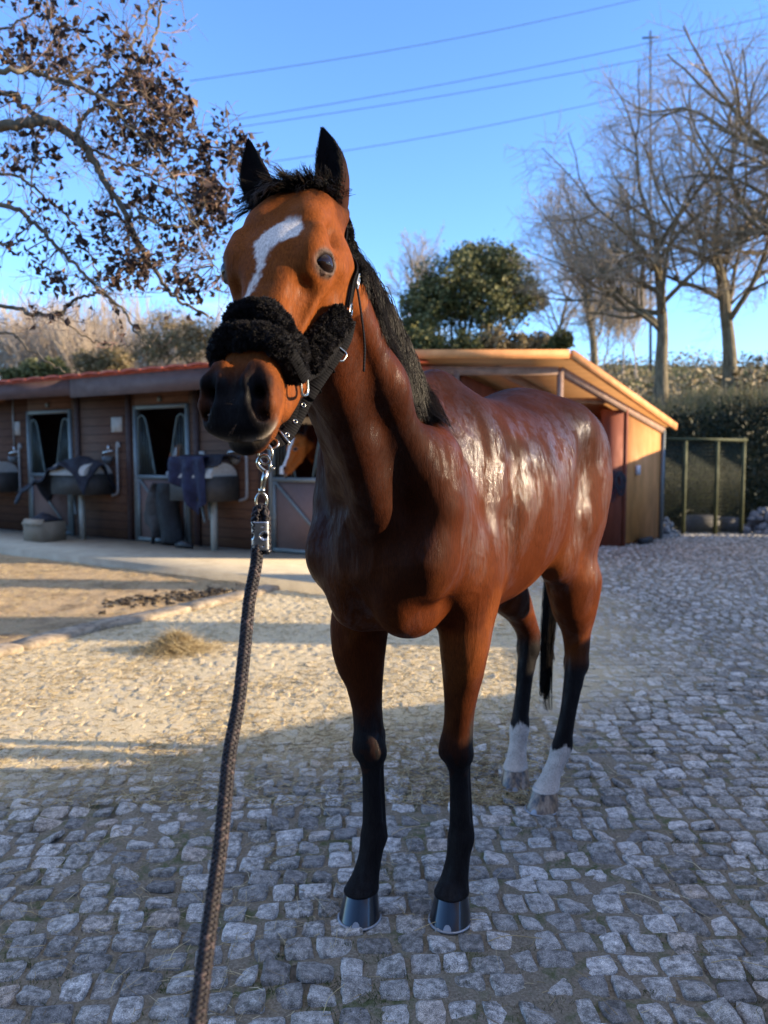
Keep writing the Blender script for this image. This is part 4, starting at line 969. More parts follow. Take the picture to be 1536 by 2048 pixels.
sf = m.math('MULTIPLY', du, m.ramp(sand, [(.30, .6), (.46, 1.0)]))
sc_ = m.ramp(m.noise(v, 130, 4, .8), [(.3, (.28, .21, .12)), (.5, (.54, .44, .28)), (.7, (.76, .65, .44))])
m.set(color=m.mix(sf, c3, sc_), rough=m.ramp(md, [(.3, .85), (.7, .58)]), spec=.35, normal=m.bump(m.math('ADD', md, m.math('MULTIPLY', sp, .35)), .9, .007))
tag(mesh_np('cobblestone_paving', V, F4, m.m, None, True, {'rnd': r_, 'dust': dust}), kind='structure')
# earth washed into the joints and drifted over the stones
xs_ = np.arange(-5.2, 5.2, .03); ys_ = np.concatenate([np.arange(.75, 5, .022), np.arange(5, 10.5, .045)])
X, Y = np.meshgrid(xs_, ys_, indexing='ij'); P_ = np.stack([X, Y, 0*X], -1); eg = vnoise(P_, .8, 31)
dd = np.clip(sstep(2.2, .5, X-.12*(Y-4)+1.4*(eg-.5))*sstep(2.8, 3.9, Y-.42*(X+1)+.9*(eg-.5)), 0, 1)
pat = vnoise(P_, 2.2, 33, 3); fine_ = vnoise(P_, 22, 34, 3)
Z = -.0026+.007*(pat-.5)+.010*(fine_-.5)+.0078*dd+.010*sstep(.62, .75, pat)*(Y < 5)*.3; V = np.stack([X, Y, Z], -1).reshape(-1, 3); ny_ = len(ys_)
i = np.arange(len(xs_)-1)[:, None]; j = np.arange(ny_-1)[None]; Q = np.stack([i*ny_+j, (i+1)*ny_+j, (i+1)*ny_+j+1, i*ny_+j+1], -1).reshape(-1, 4)
cq = V[Q].mean(1); Q = Q[~left_of_kerb(cq[:, 0], cq[:, 1]) & (np.abs(cq[:, 0]) < .62*cq[:, 1]+.7)]
m = NM('joint_earth'); du = m.attr('dust'); v = m.coord(); n1 = m.noise(v, 130, 5, .8); n2 = m.noise(v, 5, 4, .6); n3 = m.noise(v, 30, 4, .6)
e_ = m.ramp(n1, [(.3, (.09, .074, .052)), (.5, (.20, .168, .125)), (.7, (.33, .285, .215))]); ms_ = m.math('MULTIPLY', m.ramp(n2, [(.47, 0), (.60, 1)]), m.ramp(n3, [(.42, 0), (.58, .75)]))
e_ = m.mix(ms_, e_, (.060, .085, .025)); s_d = m.ramp(n1, [(.3, (.30, .22, .12)), (.5, (.58, .47, .29)), (.7, (.80, .68, .45))])
m.set(color=m.mix(du, e_, s_d), rough=.95, spec=.15, normal=m.bump(n1, .8, .006)); tag(mesh_np('drifted_earth', V, Q, m.m, None, True, {'dust': dd.reshape(-1)}), kind='structure')
# sandy yard on the left with its kerb
def sheet(name, xs, ys, zf, mat, mask=None, kind='structure'):
    X, Y = np.meshgrid(xs, ys, indexing='ij'); Z = zf(X, Y); V = np.stack([X, Y, Z], -1).reshape(-1, 3); n = len(ys)
    i = np.arange(len(xs)-1)[:, None]; j = np.arange(n-1)[None]; Q = np.stack([i*n+j, (i+1)*n+j, (i+1)*n+j+1, i*n+j+1], -1).reshape(-1, 4)
    if mask is not None: k = mask(V[Q].mean(1)); Q = Q[k]
    return tag(mesh_np(name, V, Q, mat), kind=kind)
m = NM('sand'); v = m.coord(); n1 = m.noise(v, 60, 6, .75); n2 = m.noise(v, 3, 4, .6); n3 = m.noise(v, 500, 2)
sd_ = m.ramp(n1, [(.25, (.24, .16, .09)), (.5, (.46, .33, .19)), (.75, (.64, .50, .32))])
m.set(color=m.mix(m.ramp(n2, [(.50, 0), (.72, .75)]), sd_, (.12, .085, .055)), rough=.95, spec=.1, normal=m.bump(m.math('ADD', n1, m.math('MULTIPLY', n3, .3)), .9, .02)); SAND = m.m
def yz(X, Y):
    P = np.stack([X, Y, 0*X], -1); kx = np.interp(Y, KERB[:, 1], KERB[:, 0]); d = kx-X
    z = .030+.05*(vnoise(P, 1.4, 5)-.5)+.022*(vnoise(P, 9, 6)-.5)
    clod = np.exp(-((X+2.15-(Y-7.05)*.75)/.35)**2-((Y-7.2)/.65)**2); z += clod*(.075*(vnoise(P, 14, 8)-.35))-.03*clod
    return z*sstep(0, .12, d)-.008*(d < .02)
xs = np.concatenate([np.linspace(-11, -5, 30), np.linspace(-4.95, -.3, 130)]); ys = np.linspace(2.7, 11.3, 190)
sheet('dirt_yard', xs, ys, yz, SAND, lambda c: left_of_kerb(c[:, 0]+.06, c[:, 1]))
m = NM('damp_soil'); v = m.coord(); n1 = m.noise(v, 40, 5, .8); m.set(color=m.ramp(n1, [(.3, (.020, .015, .010)), (.6, (.07, .05, .03)), (.8, (.16, .12, .07))]), rough=.9, normal=m.bump(n1, 1, .03)); DAMP = m.m
mb = MB()
for q in range(190):                             # clods of damp earth along the kerb
    t = .12+.62*rng.random(); px_, py_ = -2.75+t*1.55+rng.normal(0, .10), 6.95+t*1.05+rng.normal(0, .16); s_ = rng.uniform(.008, .030)
    if not left_of_kerb(np.array(px_+.12), np.array(py_)): continue
    bmv = rng.normal(0, 1, (8, 3)); sg = np.array([[i, j, k] for i in (-1, 1) for j in (-1, 1) for k in (-1, 1)], float)*.6+rng.normal(0, .22, (8, 3))
    mb.add(sg*s_*np.array([1.2, 1, .6])+[px_, py_, .045], [np.array([[0, 1, 3, 2], [4, 6, 7, 5], [0, 4, 5, 1], [2, 3, 7, 6], [0, 2, 6, 4], [1, 5, 7, 3]])])
tag(mb.build('loose_earth', DAMP, None, True), kind='stuff')
KST = simple('kerb_stone', (.27, .215, .15), .9, 0, .55, 14, .6, .01)
kp = smoothpath([(*p, 0) for p in KERB], 400); L = np.concatenate([[0], np.cumsum(np.linalg.norm(np.diff(kp, axis=0), axis=1))])
s0 = 0.0; mb = MB()
while s0 < L[-1]-.3:
    ln = rng.uniform(.55, .95); a = np.array([np.interp(s0+.01, L, kp[:, k]) for k in range(3)]); b = np.array([np.interp(min(s0+ln, L[-1]), L, kp[:, k]) for k in range(3)])
    d = (b-a)/np.linalg.norm(b-a); sd_v = np.array([d[1], -d[0], 0]); seg = 7; wd = .105; hh = .045+.012*rng.random()
    pr = [(-wd, -.03), (-wd, hh-.012), (-wd+.014, hh), (wd-.02, hh), (wd, hh-.016), (wd, -.03)]
    V = []
    for i in range(seg):
        c = a+(b-a)*i/(seg-1)
        for (o, z) in pr: V.append(c+sd_v*(o+rng.normal(0, .004))+np.array([0, 0, z+(rng.normal(0, .003) if z > 0 else 0)]))
    i = np.arange(seg-1)[:, None]; j = np.arange(6)[None]; Q = np.stack([i*6+j, i*6+(j+1) % 6, (i+1)*6+(j+1) % 6, (i+1)*6+j], -1).reshape(-1, 4)
    caps = np.array([[5, 4, 3, 2], [5, 2, 1, 0]]); mb.add(np.array(V), [Q[:, ::-1], caps[:, ::-1], caps+(seg-1)*6]); s0 += ln+.012
tag(mb.build('kerb', KST, None, False), kind='structure')
# straw and chaff
STRAW = NM('straw'); _a = STRAW.attr('rnd'); STRAW.set(color=STRAW.ramp(_a, [(0, (.20, .13, .055)), (.4, (.38, .28, .13)), (.8, (.55, .44, .24)), (1, (.62, .54, .36))]), rough=.6, spec=.3); STRAW = STRAW.m
def scatter(n, f): 
    P = f(n); return P
def flatdir(n, up=.08):
    a = rng.uniform(0, 2*math.pi, n); return np.stack([np.cos(a), np.sin(a), rng.normal(0, up, n)], -1)
n = 42000; Y = 3.0+8.5*rng.random(n)**1.5; X = rng.uniform(-1, .25, n)*(.52*Y+.5)+.2; cl = vnoise(np.stack([X, Y, 0*X], -1), 1.5, 41, 2)
k = (rng.random(n) < .25+1.3*sstep(.35, .65, cl)) & (X < 1.5-.15*rng.random(n)); X, Y = X[k], Y[k]
z = np.where(left_of_kerb(X+.15, Y), yz(X, Y)+.004, .010)
instance_R = np.stack([X, Y, z], -1); tag(instance_blades('scattered_straw', instance_R, flatdir(len(X)), rng.uniform(.015, .075, len(X)), rng.uniform(.0010, .0024, len(X)), STRAW, None, .4), kind='stuff')
n = 9500; Y = 1.2+7*rng.random(n)**1.3; X = rng.uniform(-.62, .62, n)*Y; cl = vnoise(np.stack([X, Y, 0*X], -1), 2.2, 43, 2)
k = rng.random(n) < .15+sstep(.42, .68, cl); X, Y = X[k], Y[k]
ob = instance_blades('chaff_on_cobbles', np.stack([X, Y, .0115+0*X], -1), flatdir(len(X), .05), rng.uniform(.01, .07, len(X)), rng.uniform(.0006, .0013, len(X)), STRAW, None, .7); tag(ob, kind='stuff')
# a few long stalks
Gs = []
for (px, py, a_, l_) in [(900, 1850, 15, .22), (1290, 1800, -35, .16), (1340, 1790, -25, .12), (1100, 1560, 8, .3), (640, 1620, -50, .14), (1030, 1880, 5, .16), (1480, 1930, -8, .15), (560, 1700, 40, .12), (1180, 1420, -60, .15), (360, 1900, 70, .10), (990, 1600, 12, .12), (1250, 1555, 20, .2), (1390, 1735, -70, .10), (820, 1660, 30, .16), (670, 1995, 65, .12), (240, 1960, 80, .1)]:
    p = np.array(gr(px, py, .012)); a = R(a_); d = np.array([math.cos(a), math.sin(a), 0]); nrm = np.array([-d[1], d[0], 0]); Gs.append(smoothpath([p-d*l_/2, p-d*l_*.1+nrm*l_*.08+(0, 0, .006), p+d*l_/2], 9))
V, Q, a = strands(np.array(Gs), .0012, .0009, 4); tag(mesh_np('straw_stalks', V, Q, STRAW, None, True, {'rnd': .5+.5*a}), kind='stuff')
# moss and tiny grass in the joints
m = NM('moss_green'); _a = m.attr('rnd'); m.set(color=m.ramp(_a, [(0, (.022, .036, .010)), (.6, (.050, .075, .018)), (1, (.10, .11, .035))]), rough=.8, spec=.2); MOSS = m.m
cn = 620; cy_ = 1.3+6.5*rng.random(cn)**1.4; cx_ = rng.uniform(-.6, .6, cn)*cy_; P = []
for a_, b_ in zip(cx_, cy_):
    q = int(rng.integers(20, 60)); s_ = rng.uniform(.012, .045); P.append(np.stack([a_+rng.normal(0, s_*1.6, q), b_+rng.normal(0, s_*.6, q), np.full(q, -.004)], -1))
P = np.vstack(P); d = rng.normal(0, .55, P.shape); d[:, 2] = 1; tag(instance_blades('joint_moss', P, d, rng.uniform(.006, .017, len(P)), rng.uniform(.0006, .0012, len(P)), MOSS), kind='stuff')
# hay
hc = np.array(gr(352, 1303)); n = 3600; a = rng.uniform(0, 2*math.pi, n); rr = np.abs(rng.normal(0, .11, n)); X = hc[0]+rr*np.cos(a)*1.25; Y = hc[1]+rr*np.sin(a)
zz = .012+.125*np.exp(-(rr/.12)**2)*rng.random(n); d = flatdir(n, .35)
ob = instance_blades('hay_heap', np.stack([X, Y, zz], -1)-d*.05, d, rng.uniform(.06, .15, n), rng.uniform(.0008, .0015, n), STRAW, None, .5)
tag(ob, 'small loose heap of dry hay lying on the sunlit paving', 'hay')
# unseen walls added on the right, tops shaped to cast the paving's shade line
pts = [(-2.0, .2), (-2.0, 1.5), (-1.85, 2.3), (-1.75, 3.0), (-1.71, 3.30), (-1.07, 3.42), (-.81, 3.73), (-.18, 4.1), (.81, 4.5), (.85, 5.5), (.9, 7.7), (.9, 8.4), (0, 9.5), (-1.2, 12), (-1.2, 14)]
te, ta = math.tan(R(SUN_EL)), math.tan(R(-SUN_AZ)); WX = 9.0
prof = [(y-(WX-x)*ta, (WX-x)*te/math.cos(R(SUN_AZ))) for x, y in pts]
def edge_wall(WX, lo, hi, name, lab, n):
    prof = [(y-(WX-x)*ta, (WX-x)*te/math.cos(R(SUN_AZ))) for x, y in pts if lo <= y <= hi]; mb = MB()
    ysv = np.linspace(prof[0][0]-(4 if lo < 1 else 0), prof[-1][0], n); hz = np.interp(ysv, [p[0] for p in prof], [p[1] for p in prof])+.035*(vnoise(np.stack([ysv, 0*ysv, 0*ysv], -1), 4, 9)-.5); V = []
    for y, h_ in zip(ysv, hz):
        for x, z in ((WX, 0), (WX, h_), (WX+.3, h_+.02), (WX+.3, 0)): V.append((x, y, z))
    i = np.arange(n-1)[:, None]; j = np.arange(3)[None]; mb.add(np.array(V), [np.stack([i*4+j, i*4+j+1, (i+1)*4+j+1, (i+1)*4+j], -1).reshape(-1, 4)])
    return tag(mb.build(name, simple('caster_plaster', (.42, .36, .28), .9, 0, .2, 3), None, False), lab, 'wall')
edge_wall(4.4, 0, 5.6, 'shade_caster_wall', 'low unseen wall added at the near right to cast the foreground shade', 120)
edge_wall(9.0, 4.4, 15, 'shade_caster_wall', 'long unseen wall added at the far right to shade the paving', 120)
WX = 9.0
for (y0, y1) in ((5.66, 6.34), (7.74, 8.29)):  # unseen pillars added to throw two shade bands over the paving
    a, b = y0-(WX+1.0)*ta, y1-(WX+1.0)*ta; mb = MB(); mb.box((WX+.7, (a+b)/2, 2.6), (.5, b-a, 5.2)); mb.box((WX+.7, (a+b)/2, 5.27), (.6, b-a+.1, .14)); q = mb.build('shade_band_pillar', simple('pillar', (.4, .35, .28), .9), None)
    tag(q, 'tall unseen pillar added on the right to cast a band of shade', 'pillar', 'added pillars casting shade bands')

# dark wall added behind the viewer to block low sky and darken the chest
mb = MB(); mb.box((-1.5, -5.2, 2.2), (19, .3, 4.4)); bn = mb.build('sky_blocker', simple('blocker_boards', (.10, .075, .05), .85, 0, .3, 3, stretch=(1, 1, .1)), None); tag(bn, 'tall dark wall added behind the viewer to block the low sky', 'sky_blocker')
# ------------------------------------------------------------------ stable block
SB = np.array(gr(600, 1108, .12)); SD = np.array([-.84985813, .52701154, 0]); SN = np.array([-.52701154, -.84985813, 0]); PZ = .12
def S(a, b, z): return SB+SD*a+SN*b+np.array([0, 0, z-PZ])         # along the wall, out from it, height
AX = np.array([SD, SN, [0, 0, 1.0]])
def sbox(mb, a0, a1, b0, b1, z0, z1, at_=0.0): mb.box(S((a0+a1)/2, (b0+b1)/2, (z0+z1)/2), (abs(a1-a0), abs(b1-b0), z1-z0), AX, at_)
m = NM('brown_cladding'); v = m.attr('pc', 'Vector'); sp_ = m.n('SeparateXYZ'); m.l(v, sp_.inputs[0])
fr_ = m.math('FRACT', m.math('DIVIDE', sp_.outputs[2], .135)); gro = m.ramp(fr_, [(0, 0), (.07, 1), (.93, 1), (1, 0)]); fl_ = m.math('FLOOR', m.math('DIVIDE', sp_.outputs[2], .135))
mp_ = m.n('Mapping'); mp_.inputs['Scale'].default_value = (1.2, 1, 18); m.l(v, mp_.inputs[0]); gn = m.noise(mp_.outputs[0], 3.5, 5, .6); wn_ = m.n('TexWhiteNoise'); wn_.noise_dimensions = '1D'; m.l(fl_, wn_.inputs['W'])
bc = m.mix(m.ramp(gn, [(.3, 0), (.7, 1)]), (.082, .036, .019), (.165, .080, .046)); bc = m.mix(m.math('MULTIPLY', wn_.outputs[0], .35), bc, (.11, .06, .045))
m.set(color=m.mix(gro, (.03, .012, .009), bc), rough=.75, spec=.2, normal=m.bump(gro, .6, .01)); CLAD = m.m
def pc_attr(mb):
    V = np.vstack(mb.v); d = V-SB; return {'pc': np.stack([d@SD, d@SN, V[:, 2]], -1)}
stable = empty('stable_block', tuple(S(3.5, 0, PZ)))
tag(stable, 'long low brown timber stable block with grey framed half doors and red roof edge', 'stable')
def kid(ob, par):
    ob.parent = par; ob.matrix_parent_inverse = Matrix.Translation(par.location).inverted() if par.type == 'EMPTY' else Matrix.Identity(4); return ob
def kb(mb, name, mat, par, smooth=False, attrs=None):
    root = par
    ob = mb.build(name, mat, None, smooth, attrs); ob.parent = par
    w_ = par; off = Vector((0, 0, 0))
    while w_ is not None: off += w_.location; w_ = w_.parent
    ob.location = -off; return ob
A0, A1 = -1.1, 8.2; DW = [(-.66, .50), (2.0, 3.16), (4.66, 5.83)]; DT = 2.17
mb = MB(); edges = [A0]
for d0, d1 in DW: edges += [d0, d1]
edges.append(A1)
for i in range(0, len(edges), 2): sbox(mb, edges[i], edges[i+1], -.10, 0, PZ-.1, 2.55)
for d0, d1 in DW: sbox(mb, d0, d1, -.10, 0, DT, 2.55)
kb(mb, 'front_wall', CLAD, stable, attrs=pc_attr(mb))
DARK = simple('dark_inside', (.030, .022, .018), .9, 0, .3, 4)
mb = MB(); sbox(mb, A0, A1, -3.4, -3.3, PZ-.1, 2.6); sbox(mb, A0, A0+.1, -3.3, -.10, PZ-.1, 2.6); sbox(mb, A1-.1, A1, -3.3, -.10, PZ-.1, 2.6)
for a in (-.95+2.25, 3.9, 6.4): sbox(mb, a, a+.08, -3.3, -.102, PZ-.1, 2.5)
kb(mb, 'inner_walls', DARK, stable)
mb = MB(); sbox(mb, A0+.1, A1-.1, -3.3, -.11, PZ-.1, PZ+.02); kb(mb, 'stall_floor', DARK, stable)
# roof with an overhang, fascia boards and tile edge
FAS = simple('fascia_paint', (.105, .060, .050), .7, 0, .2, 6, stretch=(.3, 1, 1)); TILE = simple('red_roof', (.42, .09, .05), .7, 0, .3, 9)
mb = MB(); r0 = S((A0+A1)/2, .52, 2.585); r1 = S((A0+A1)/2, -3.6, 2.80)
sl = (r1-r0)/np.linalg.norm(r1-r0); mb.box((r0+r1)/2+[0, 0, .012], (A1-A0+.3, np.linalg.norm(r1-r0), .03), np.array([SD, sl, np.cross(SD, sl)])); roof = kb(mb, 'roof', TILE, stable)
mb = MB(); a = A0-.1
while a < A1+.1:
    w_ = .44; c = S(a+w_/2, .50, 2.605); t_ = MB(); pts = [S(a+.02+j*.04, .545, 2.612+.018*math.sin(j/10*math.pi*1.0)) for j in range(11)]
    for e in range(10): mb.beam(pts[e], pts[e+1], .10, .030, (0, 0, 1), .5*rng.random())
    a += w_
kb(mb, 'tile_edge', TILE, roof)
mb = MB(); sbox(mb, A0, 3.98, .47, .51, 2.30, 2.575); kb(mb, 'fascia_board', FAS, stable)
mb = MB(); sbox(mb, 4.0, A1, .472, .512, 2.335, 2.575); kb(mb, 'fascia_board', FAS, stable)
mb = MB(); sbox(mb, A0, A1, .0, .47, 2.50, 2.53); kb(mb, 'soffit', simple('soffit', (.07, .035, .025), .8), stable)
GREY = simple('galvanised', (.17, .185, .18), .5, .35, .2, 30); BARM = simple('stall_bars', (.085, .10, .09), .5, .4, .2, 30)
PANEL = simple('door_boards', (.16, .095, .078), .8, 0, .25, 30, .3, .004, (14, 14, .5))
for d0, d1 in DW:
    fr = empty('stall_door', tuple(S((d0+d1)/2, 0, PZ)-np.array(stable.location))); fr.parent = stable
    hb = 1.10; t = .055
    mb = MB()
    sbox(mb, d0, d0+t, -.06, .03, PZ, DT); sbox(mb, d1-t, d1, -.06, .03, PZ, DT); sbox(mb, d0+t, d1-t, -.06, .03, DT-t, DT)
    sbox(mb, d0+t+.012, d1-t-.012, -.03, .035, hb-.03, hb+.03); sbox(mb, d0+t+.012, d1-t-.012, -.03, .035, PZ+.01, PZ+.06)
    sbox(mb, d0+t+.012, d0+t+.055, -.03, .035, PZ+.06, hb-.03); sbox(mb, d1-t-.055, d1-t-.012, -.03, .035, PZ+.06, hb-.03)
    kb(mb, 'door_frame', GREY, fr)
    mb = MB(); mb.beam(S(d1-t-.06, .030, hb-.04), S(d0+t+.06, .030, PZ+.08), .04, .012, SN); kb(mb, 'brace', GREY, fr)
    mb = MB(); sbox(mb, d0+t+.05, d1-t-.05, -.02, .01, PZ+.05, hb-.03); kb(mb, 'door_boards', PANEL, fr)
    mb = MB()                                                   # swan-neck bars, open in the middle for the head
    for sgn, base in ((1, d0+t+.03), (-1, d1-t-.03)):
        arch = [S(base, .0, hb), S(base, .0, 1.92), S(base+sgn*.03, .0, 2.0), S(base+sgn*.10, .0, 2.02), S(base+sgn*.17, .0, 1.93), S(base+sgn*.26, 0, 1.55), S(base+sgn*.36, 0, hb)]
        mb.tube(smoothpath(arch, 40), .016, 8)
        for q in range(1, 6):
            a = base+sgn*q*.058; top = np.interp(q*.058, [0, .1, .17, .26, .36], [1.95, 2.02, 1.93, 1.55, 1.12]); mb.tube([S(a, 0, hb), S(a, 0, top)], .0085, 6)
    kb(mb, 'stall_bars', BARM, fr, True)
    mb = MB(); sbox(mb, d0+.01, d0+.05, .03, .055, 1.0, 1.2); mb.tube([S(d0+.03, .06, 1.1), S(d0-.07, .07, 1.1)], .010, 6); kb(mb, 'latch', GREY, fr)
    mb = MB(); sbox(mb, (d0+d1)/2-.02, (d0+d1)/2+.02, .0, .05, DT+.05, DT+.12); kb(mb, 'door_hook', GREY, fr)
PPT = simple('post_paint', (.045, .020, .016), .75)
for a in (1.85, 3.28, 4.5, .62): mb = MB(); sbox(mb, a-.05, a+.05, .0, .03, PZ, 2.48); kb(mb, 'wall_post', PPT, stable)
# raised walkway
m = NM('walkway_concrete'); v = m.coord(); n1 = m.noise(v, 4, 5, .6); n2 = m.noise(v, 120, 4, .7); m.set(color=m.mix(1.0, m.ramp(n1, [(.3, (.33, .28, .20)), (.7, (.46, .40, .29))]), m.ramp(n2, [(.3, .75), (.7, 1.15)]), 'MULTIPLY'), rough=.9, normal=m.bump(n2, .5, .006)); CONC = m.m
e0 = gr(0, 1095, PZ); e1 = gr(630, 1166, PZ); ev = np.array(e1-e0); ev /= np.linalg.norm(ev)
P = [S(A1, 0, PZ), S(-1.7, 0, PZ), np.array(e1)+ev*.55, np.array(e0)-ev*4.5]
V = []; 
for p in P: V += [(p[0], p[1], PZ), (p[0], p[1], -.05)]
mb = MB(); mb.add(np.array(V), [np.array([[0, 2, 4, 6], [0, 1, 3, 2], [2, 3, 5, 4], [4, 5, 7, 6], [6, 7, 1, 0]])]); tag(mb.build('pavement', CONC), kind='structure')
# things on and by the wall
def single(mb, name, mat, label, cat, group=None, smooth=False): return tag(mb.build(name, mat, None, smooth), label, cat, group)
PAPER = simple('notice_paper', (.42, .37, .32), .7, 0, .12, 8); INK = simple('notice_ink', (.16, .12, .11), .8)
for a, z, w_, h_, lab in ((3.55, 1.90, .24, .23, 'pale notice panel on the wall between the two left stable doors'), (6.13, 1.89, .17, .23, 'pinkish notice panel on the wall at the far left edge'), (1.76, 1.37, .13, .22, 'white narrow notice card right of the middle stable door')):
    n_ = empty('notice', tuple(S(a, .0, z))); tag(n_, lab, 'notice'); mb = MB(); sbox(mb, a-w_/2, a+w_/2, .004, .02, z-h_/2, z+h_/2); kb(mb, 'board', PAPER, n_)
# drain pipes and taps
PIPE = simple('pipe_grey', (.26, .25, .24), .5, .2, .15, 20)
for a, lab in ((3.50, 'grey water pipe with a hooked end beside the left saddle box'), (.86, 'grey water pipe with a hooked end beside the blue rug'), (6.02, 'grey water pipe with a hooked end at the far left wall')):
    mb = MB(); mb.tube(smoothpath([S(a-.05, .05, 1.55), S(a-.02, .06, 1.62), S(a, .06, 1.5), S(a, .06, .95), S(a+.02, .06, .84), S(a+.14, .06, .80)], 40), .02, 8)
    p_ = mb.build('water_pipe', PIPE, None, True); tag(p_, lab, 'pipe')
for a, lab in ((3.72, 'tap and automatic drinker above the left saddle box'), (1.08, 'tap and automatic drinker above the blue rug'), (6.18, 'tap and automatic drinker at the far left of the wall')):
    t_ = empty('wall_tap', tuple(S(a, 0, 1.4))); tag(t_, lab, 'tap'); mb = MB(); mb.tube([S(a-.10, .04, 1.50), S(a+.12, .05, 1.47), S(a+.14, .05, 1.40)], .014, 8); mb.tube([S(a, .04, 1.50), S(a, .04, 1.58)], .022, 8); kb(mb, 'tap_body', STEEL, t_, True)
    mb = MB(); c = S(a-.03, .09, 1.36); th = np.linspace(0, 2*math.pi, 16, endpoint=False)
    mb.tube([c+[0, 0, -.06], c+[0, 0, -.02], c+[0, 0, .05]], [.045, .075, .085], 14); kb(mb, 'drinker_bowl', simple('drinker', (.10, .10, .10), .5), t_, True)
mb = MB(); mb.tube([S(6.20, .03, 1.6), S(6.20, .03, 2.45)], .013, 6); single(mb, 'conduit', PIPE, 'thin conduit running up the wall at the far left', 'conduit')
# saddle boxes with folding racks
BOXC = simple('box_dark', (.040, .034, .028), .7, 0, .2, 10); PAD = simple('pad_cream', (.36, .33, .29), .85, 0, .15, 25, .3, .01); LEGM = simple('post_wood', (.33, .30, .24), .8, 0, .2, 20, stretch=(8, 8, .5))
def saddle_box(a0, a1, z0, z1, lab, leg):
    o = empty('tack_box', tuple(S((a0+a1)/2, .3, PZ))); tag(o, lab, 'tack box', 'tack boxes along the stable wall')
    mb = MB(); sbox(mb, a0, a1, .04, .52, z0, z1); kb(mb, 'box', BOXC, o)
    mb = MB(); pts = [S(a1-.02, .30+.26*math.cos(q), z1-.02+.20*math.sin(q)) for q in np.linspace(0, math.pi, 14)]; q2 = [p-SD*(a1-a0-.05) for p in pts]
    V = np.array(pts+q2); n = 14; i = np.arange(n-1); mb.add(V, [np.stack([i, i+1, n+i+1, n+i], -1)]); mb.add(V[:n], [np.array([[0, k, k+1] for k in range(1, n-1)])]); mb.add(V[n:], [np.array([[0, k+1, k] for k in range(1, n-1)])]); kb(mb, 'saddle_pad', PAD, o, False)
    mb = MB(); sbox(mb, leg-.035, leg+.035, .30, .36, PZ, z0); kb(mb, 'leg', LEGM, o)
    mb = MB(); mb.tube([S(leg+.45, .12, z0), S(leg+.20, .30, PZ+.38)], .02, 6); mb.tube([S(leg+.32, .10, z0), S(leg+.10, .30, PZ+.42)], .02, 6); kb(mb, 'folding_strut', GREY, o)
saddle_box(3.62, 4.50, .82, 1.14, 'dark tack box with cream saddle pad right of the left stable door', 4.02)
saddle_box(1.02, 1.86, .80, 1.14, 'dark tack box with cream saddle pad under the blue rug', 1.22)
saddle_box(6.05, 7.0, .80, 1.14, 'dark tack box with cream saddle pad cut by the left picture edge', 6.9)
# rugs: cloth draped over the boxes
def cloth(name, f, nu, nv, mat, label, cat, thick=.02):
    u, v_ = np.meshgrid(np.linspace(0, 1, nu), np.linspace(0, 1, nv), indexing='ij'); P = f(u, v_).reshape(-1, 3); i = np.arange(nu-1)[:, None]; j = np.arange(nv-1)[None]
    Q = np.stack([i*nv+j, (i+1)*nv+j, (i+1)*nv+j+1, i*nv+j+1], -1).reshape(-1, 4); o = mesh_np(name, P, Q, mat); s_ = o.modifiers.new('s', 'SOLIDIFY'); s_.thickness = thick; s_.offset = 0
    return tag(o, label, cat)
def spos(a, b, z): return SB+a[..., None]*SD+b[..., None]*SN+np.stack([0*z, 0*z, z-PZ], -1)
NAVY = simple('navy_rug', (.004, .0055, .030), .7, 0, .35, 12, .4, .02); BLKC = simple('black_rug', (.006, .007, .014), .75, 0, .35, 12, .4, .02); GRYC = simple('charcoal_cloth', (.045, .040, .036), .8, 0, .35, 12, .4, .02)
def rug1(u, v):                                   # heap of dark rug over the left box, one end trailing over the door
    a = 3.55+u*1.75; top = np.interp(u, [0, .25, .45, .6, .8, 1], [1.28, 1.40, 1.36, 1.20, 1.06, .98]); drop = np.interp(u, [0, .2, .5, .8, 1], [.42, .12, .10, .14, .30])
    s_ = (v-.5)*2; N_ = vnoise(np.stack([a*2, v*3, 0*a], -1), 2.2, 3)
    return spos(a+.05*np.sin(v*9), .32+s_*.30+.05*(N_-.5), top-np.abs(s_)**1.6*drop-.05*np.abs(np.sin(u*17+v*4))*np.abs(s_)+.10*(N_-.5))
cloth('horse_rug', rug1, 50, 30, BLKC, 'dark navy rug heaped over the left tack box and half door', 'rug')
def rug2(u, v):
    a = 1.18+u*.62+.10*v*(u-.5); s_ = v; N_ = vnoise(np.stack([a*3, v*2, 0*a], -1), 2.5, 4)
    z = 1.40-sstep(.25, 1, v)*np.interp(u, [0, .3, .7, 1], [.62, .78, .42, .30])-.0; b = .10+.46*sstep(0, .32, v)+.05*np.sin(u*16)*v+.06*(N_-.5)
    return spos(a, b, z+.02*(N_-.5))
cloth('horse_rug', rug2, 40, 36, NAVY, 'royal blue rug hanging over the tack box right of the middle door', 'rug')
def rug2b(u, v):
    a = .95+u*.75; N_ = vnoise(np.stack([a*3, v*2, 0*a], -1), 2.5, 6); return spos(a, .08+.42*v+.04*N_, 1.36+.05*np.sin(math.pi*v)-.10*(v > .8)*v+.03*N_)
cloth('horse_rug', rug2b, 20, 16, BLKC, 'folded dark rug lying on top beneath the royal blue rug', 'rug')
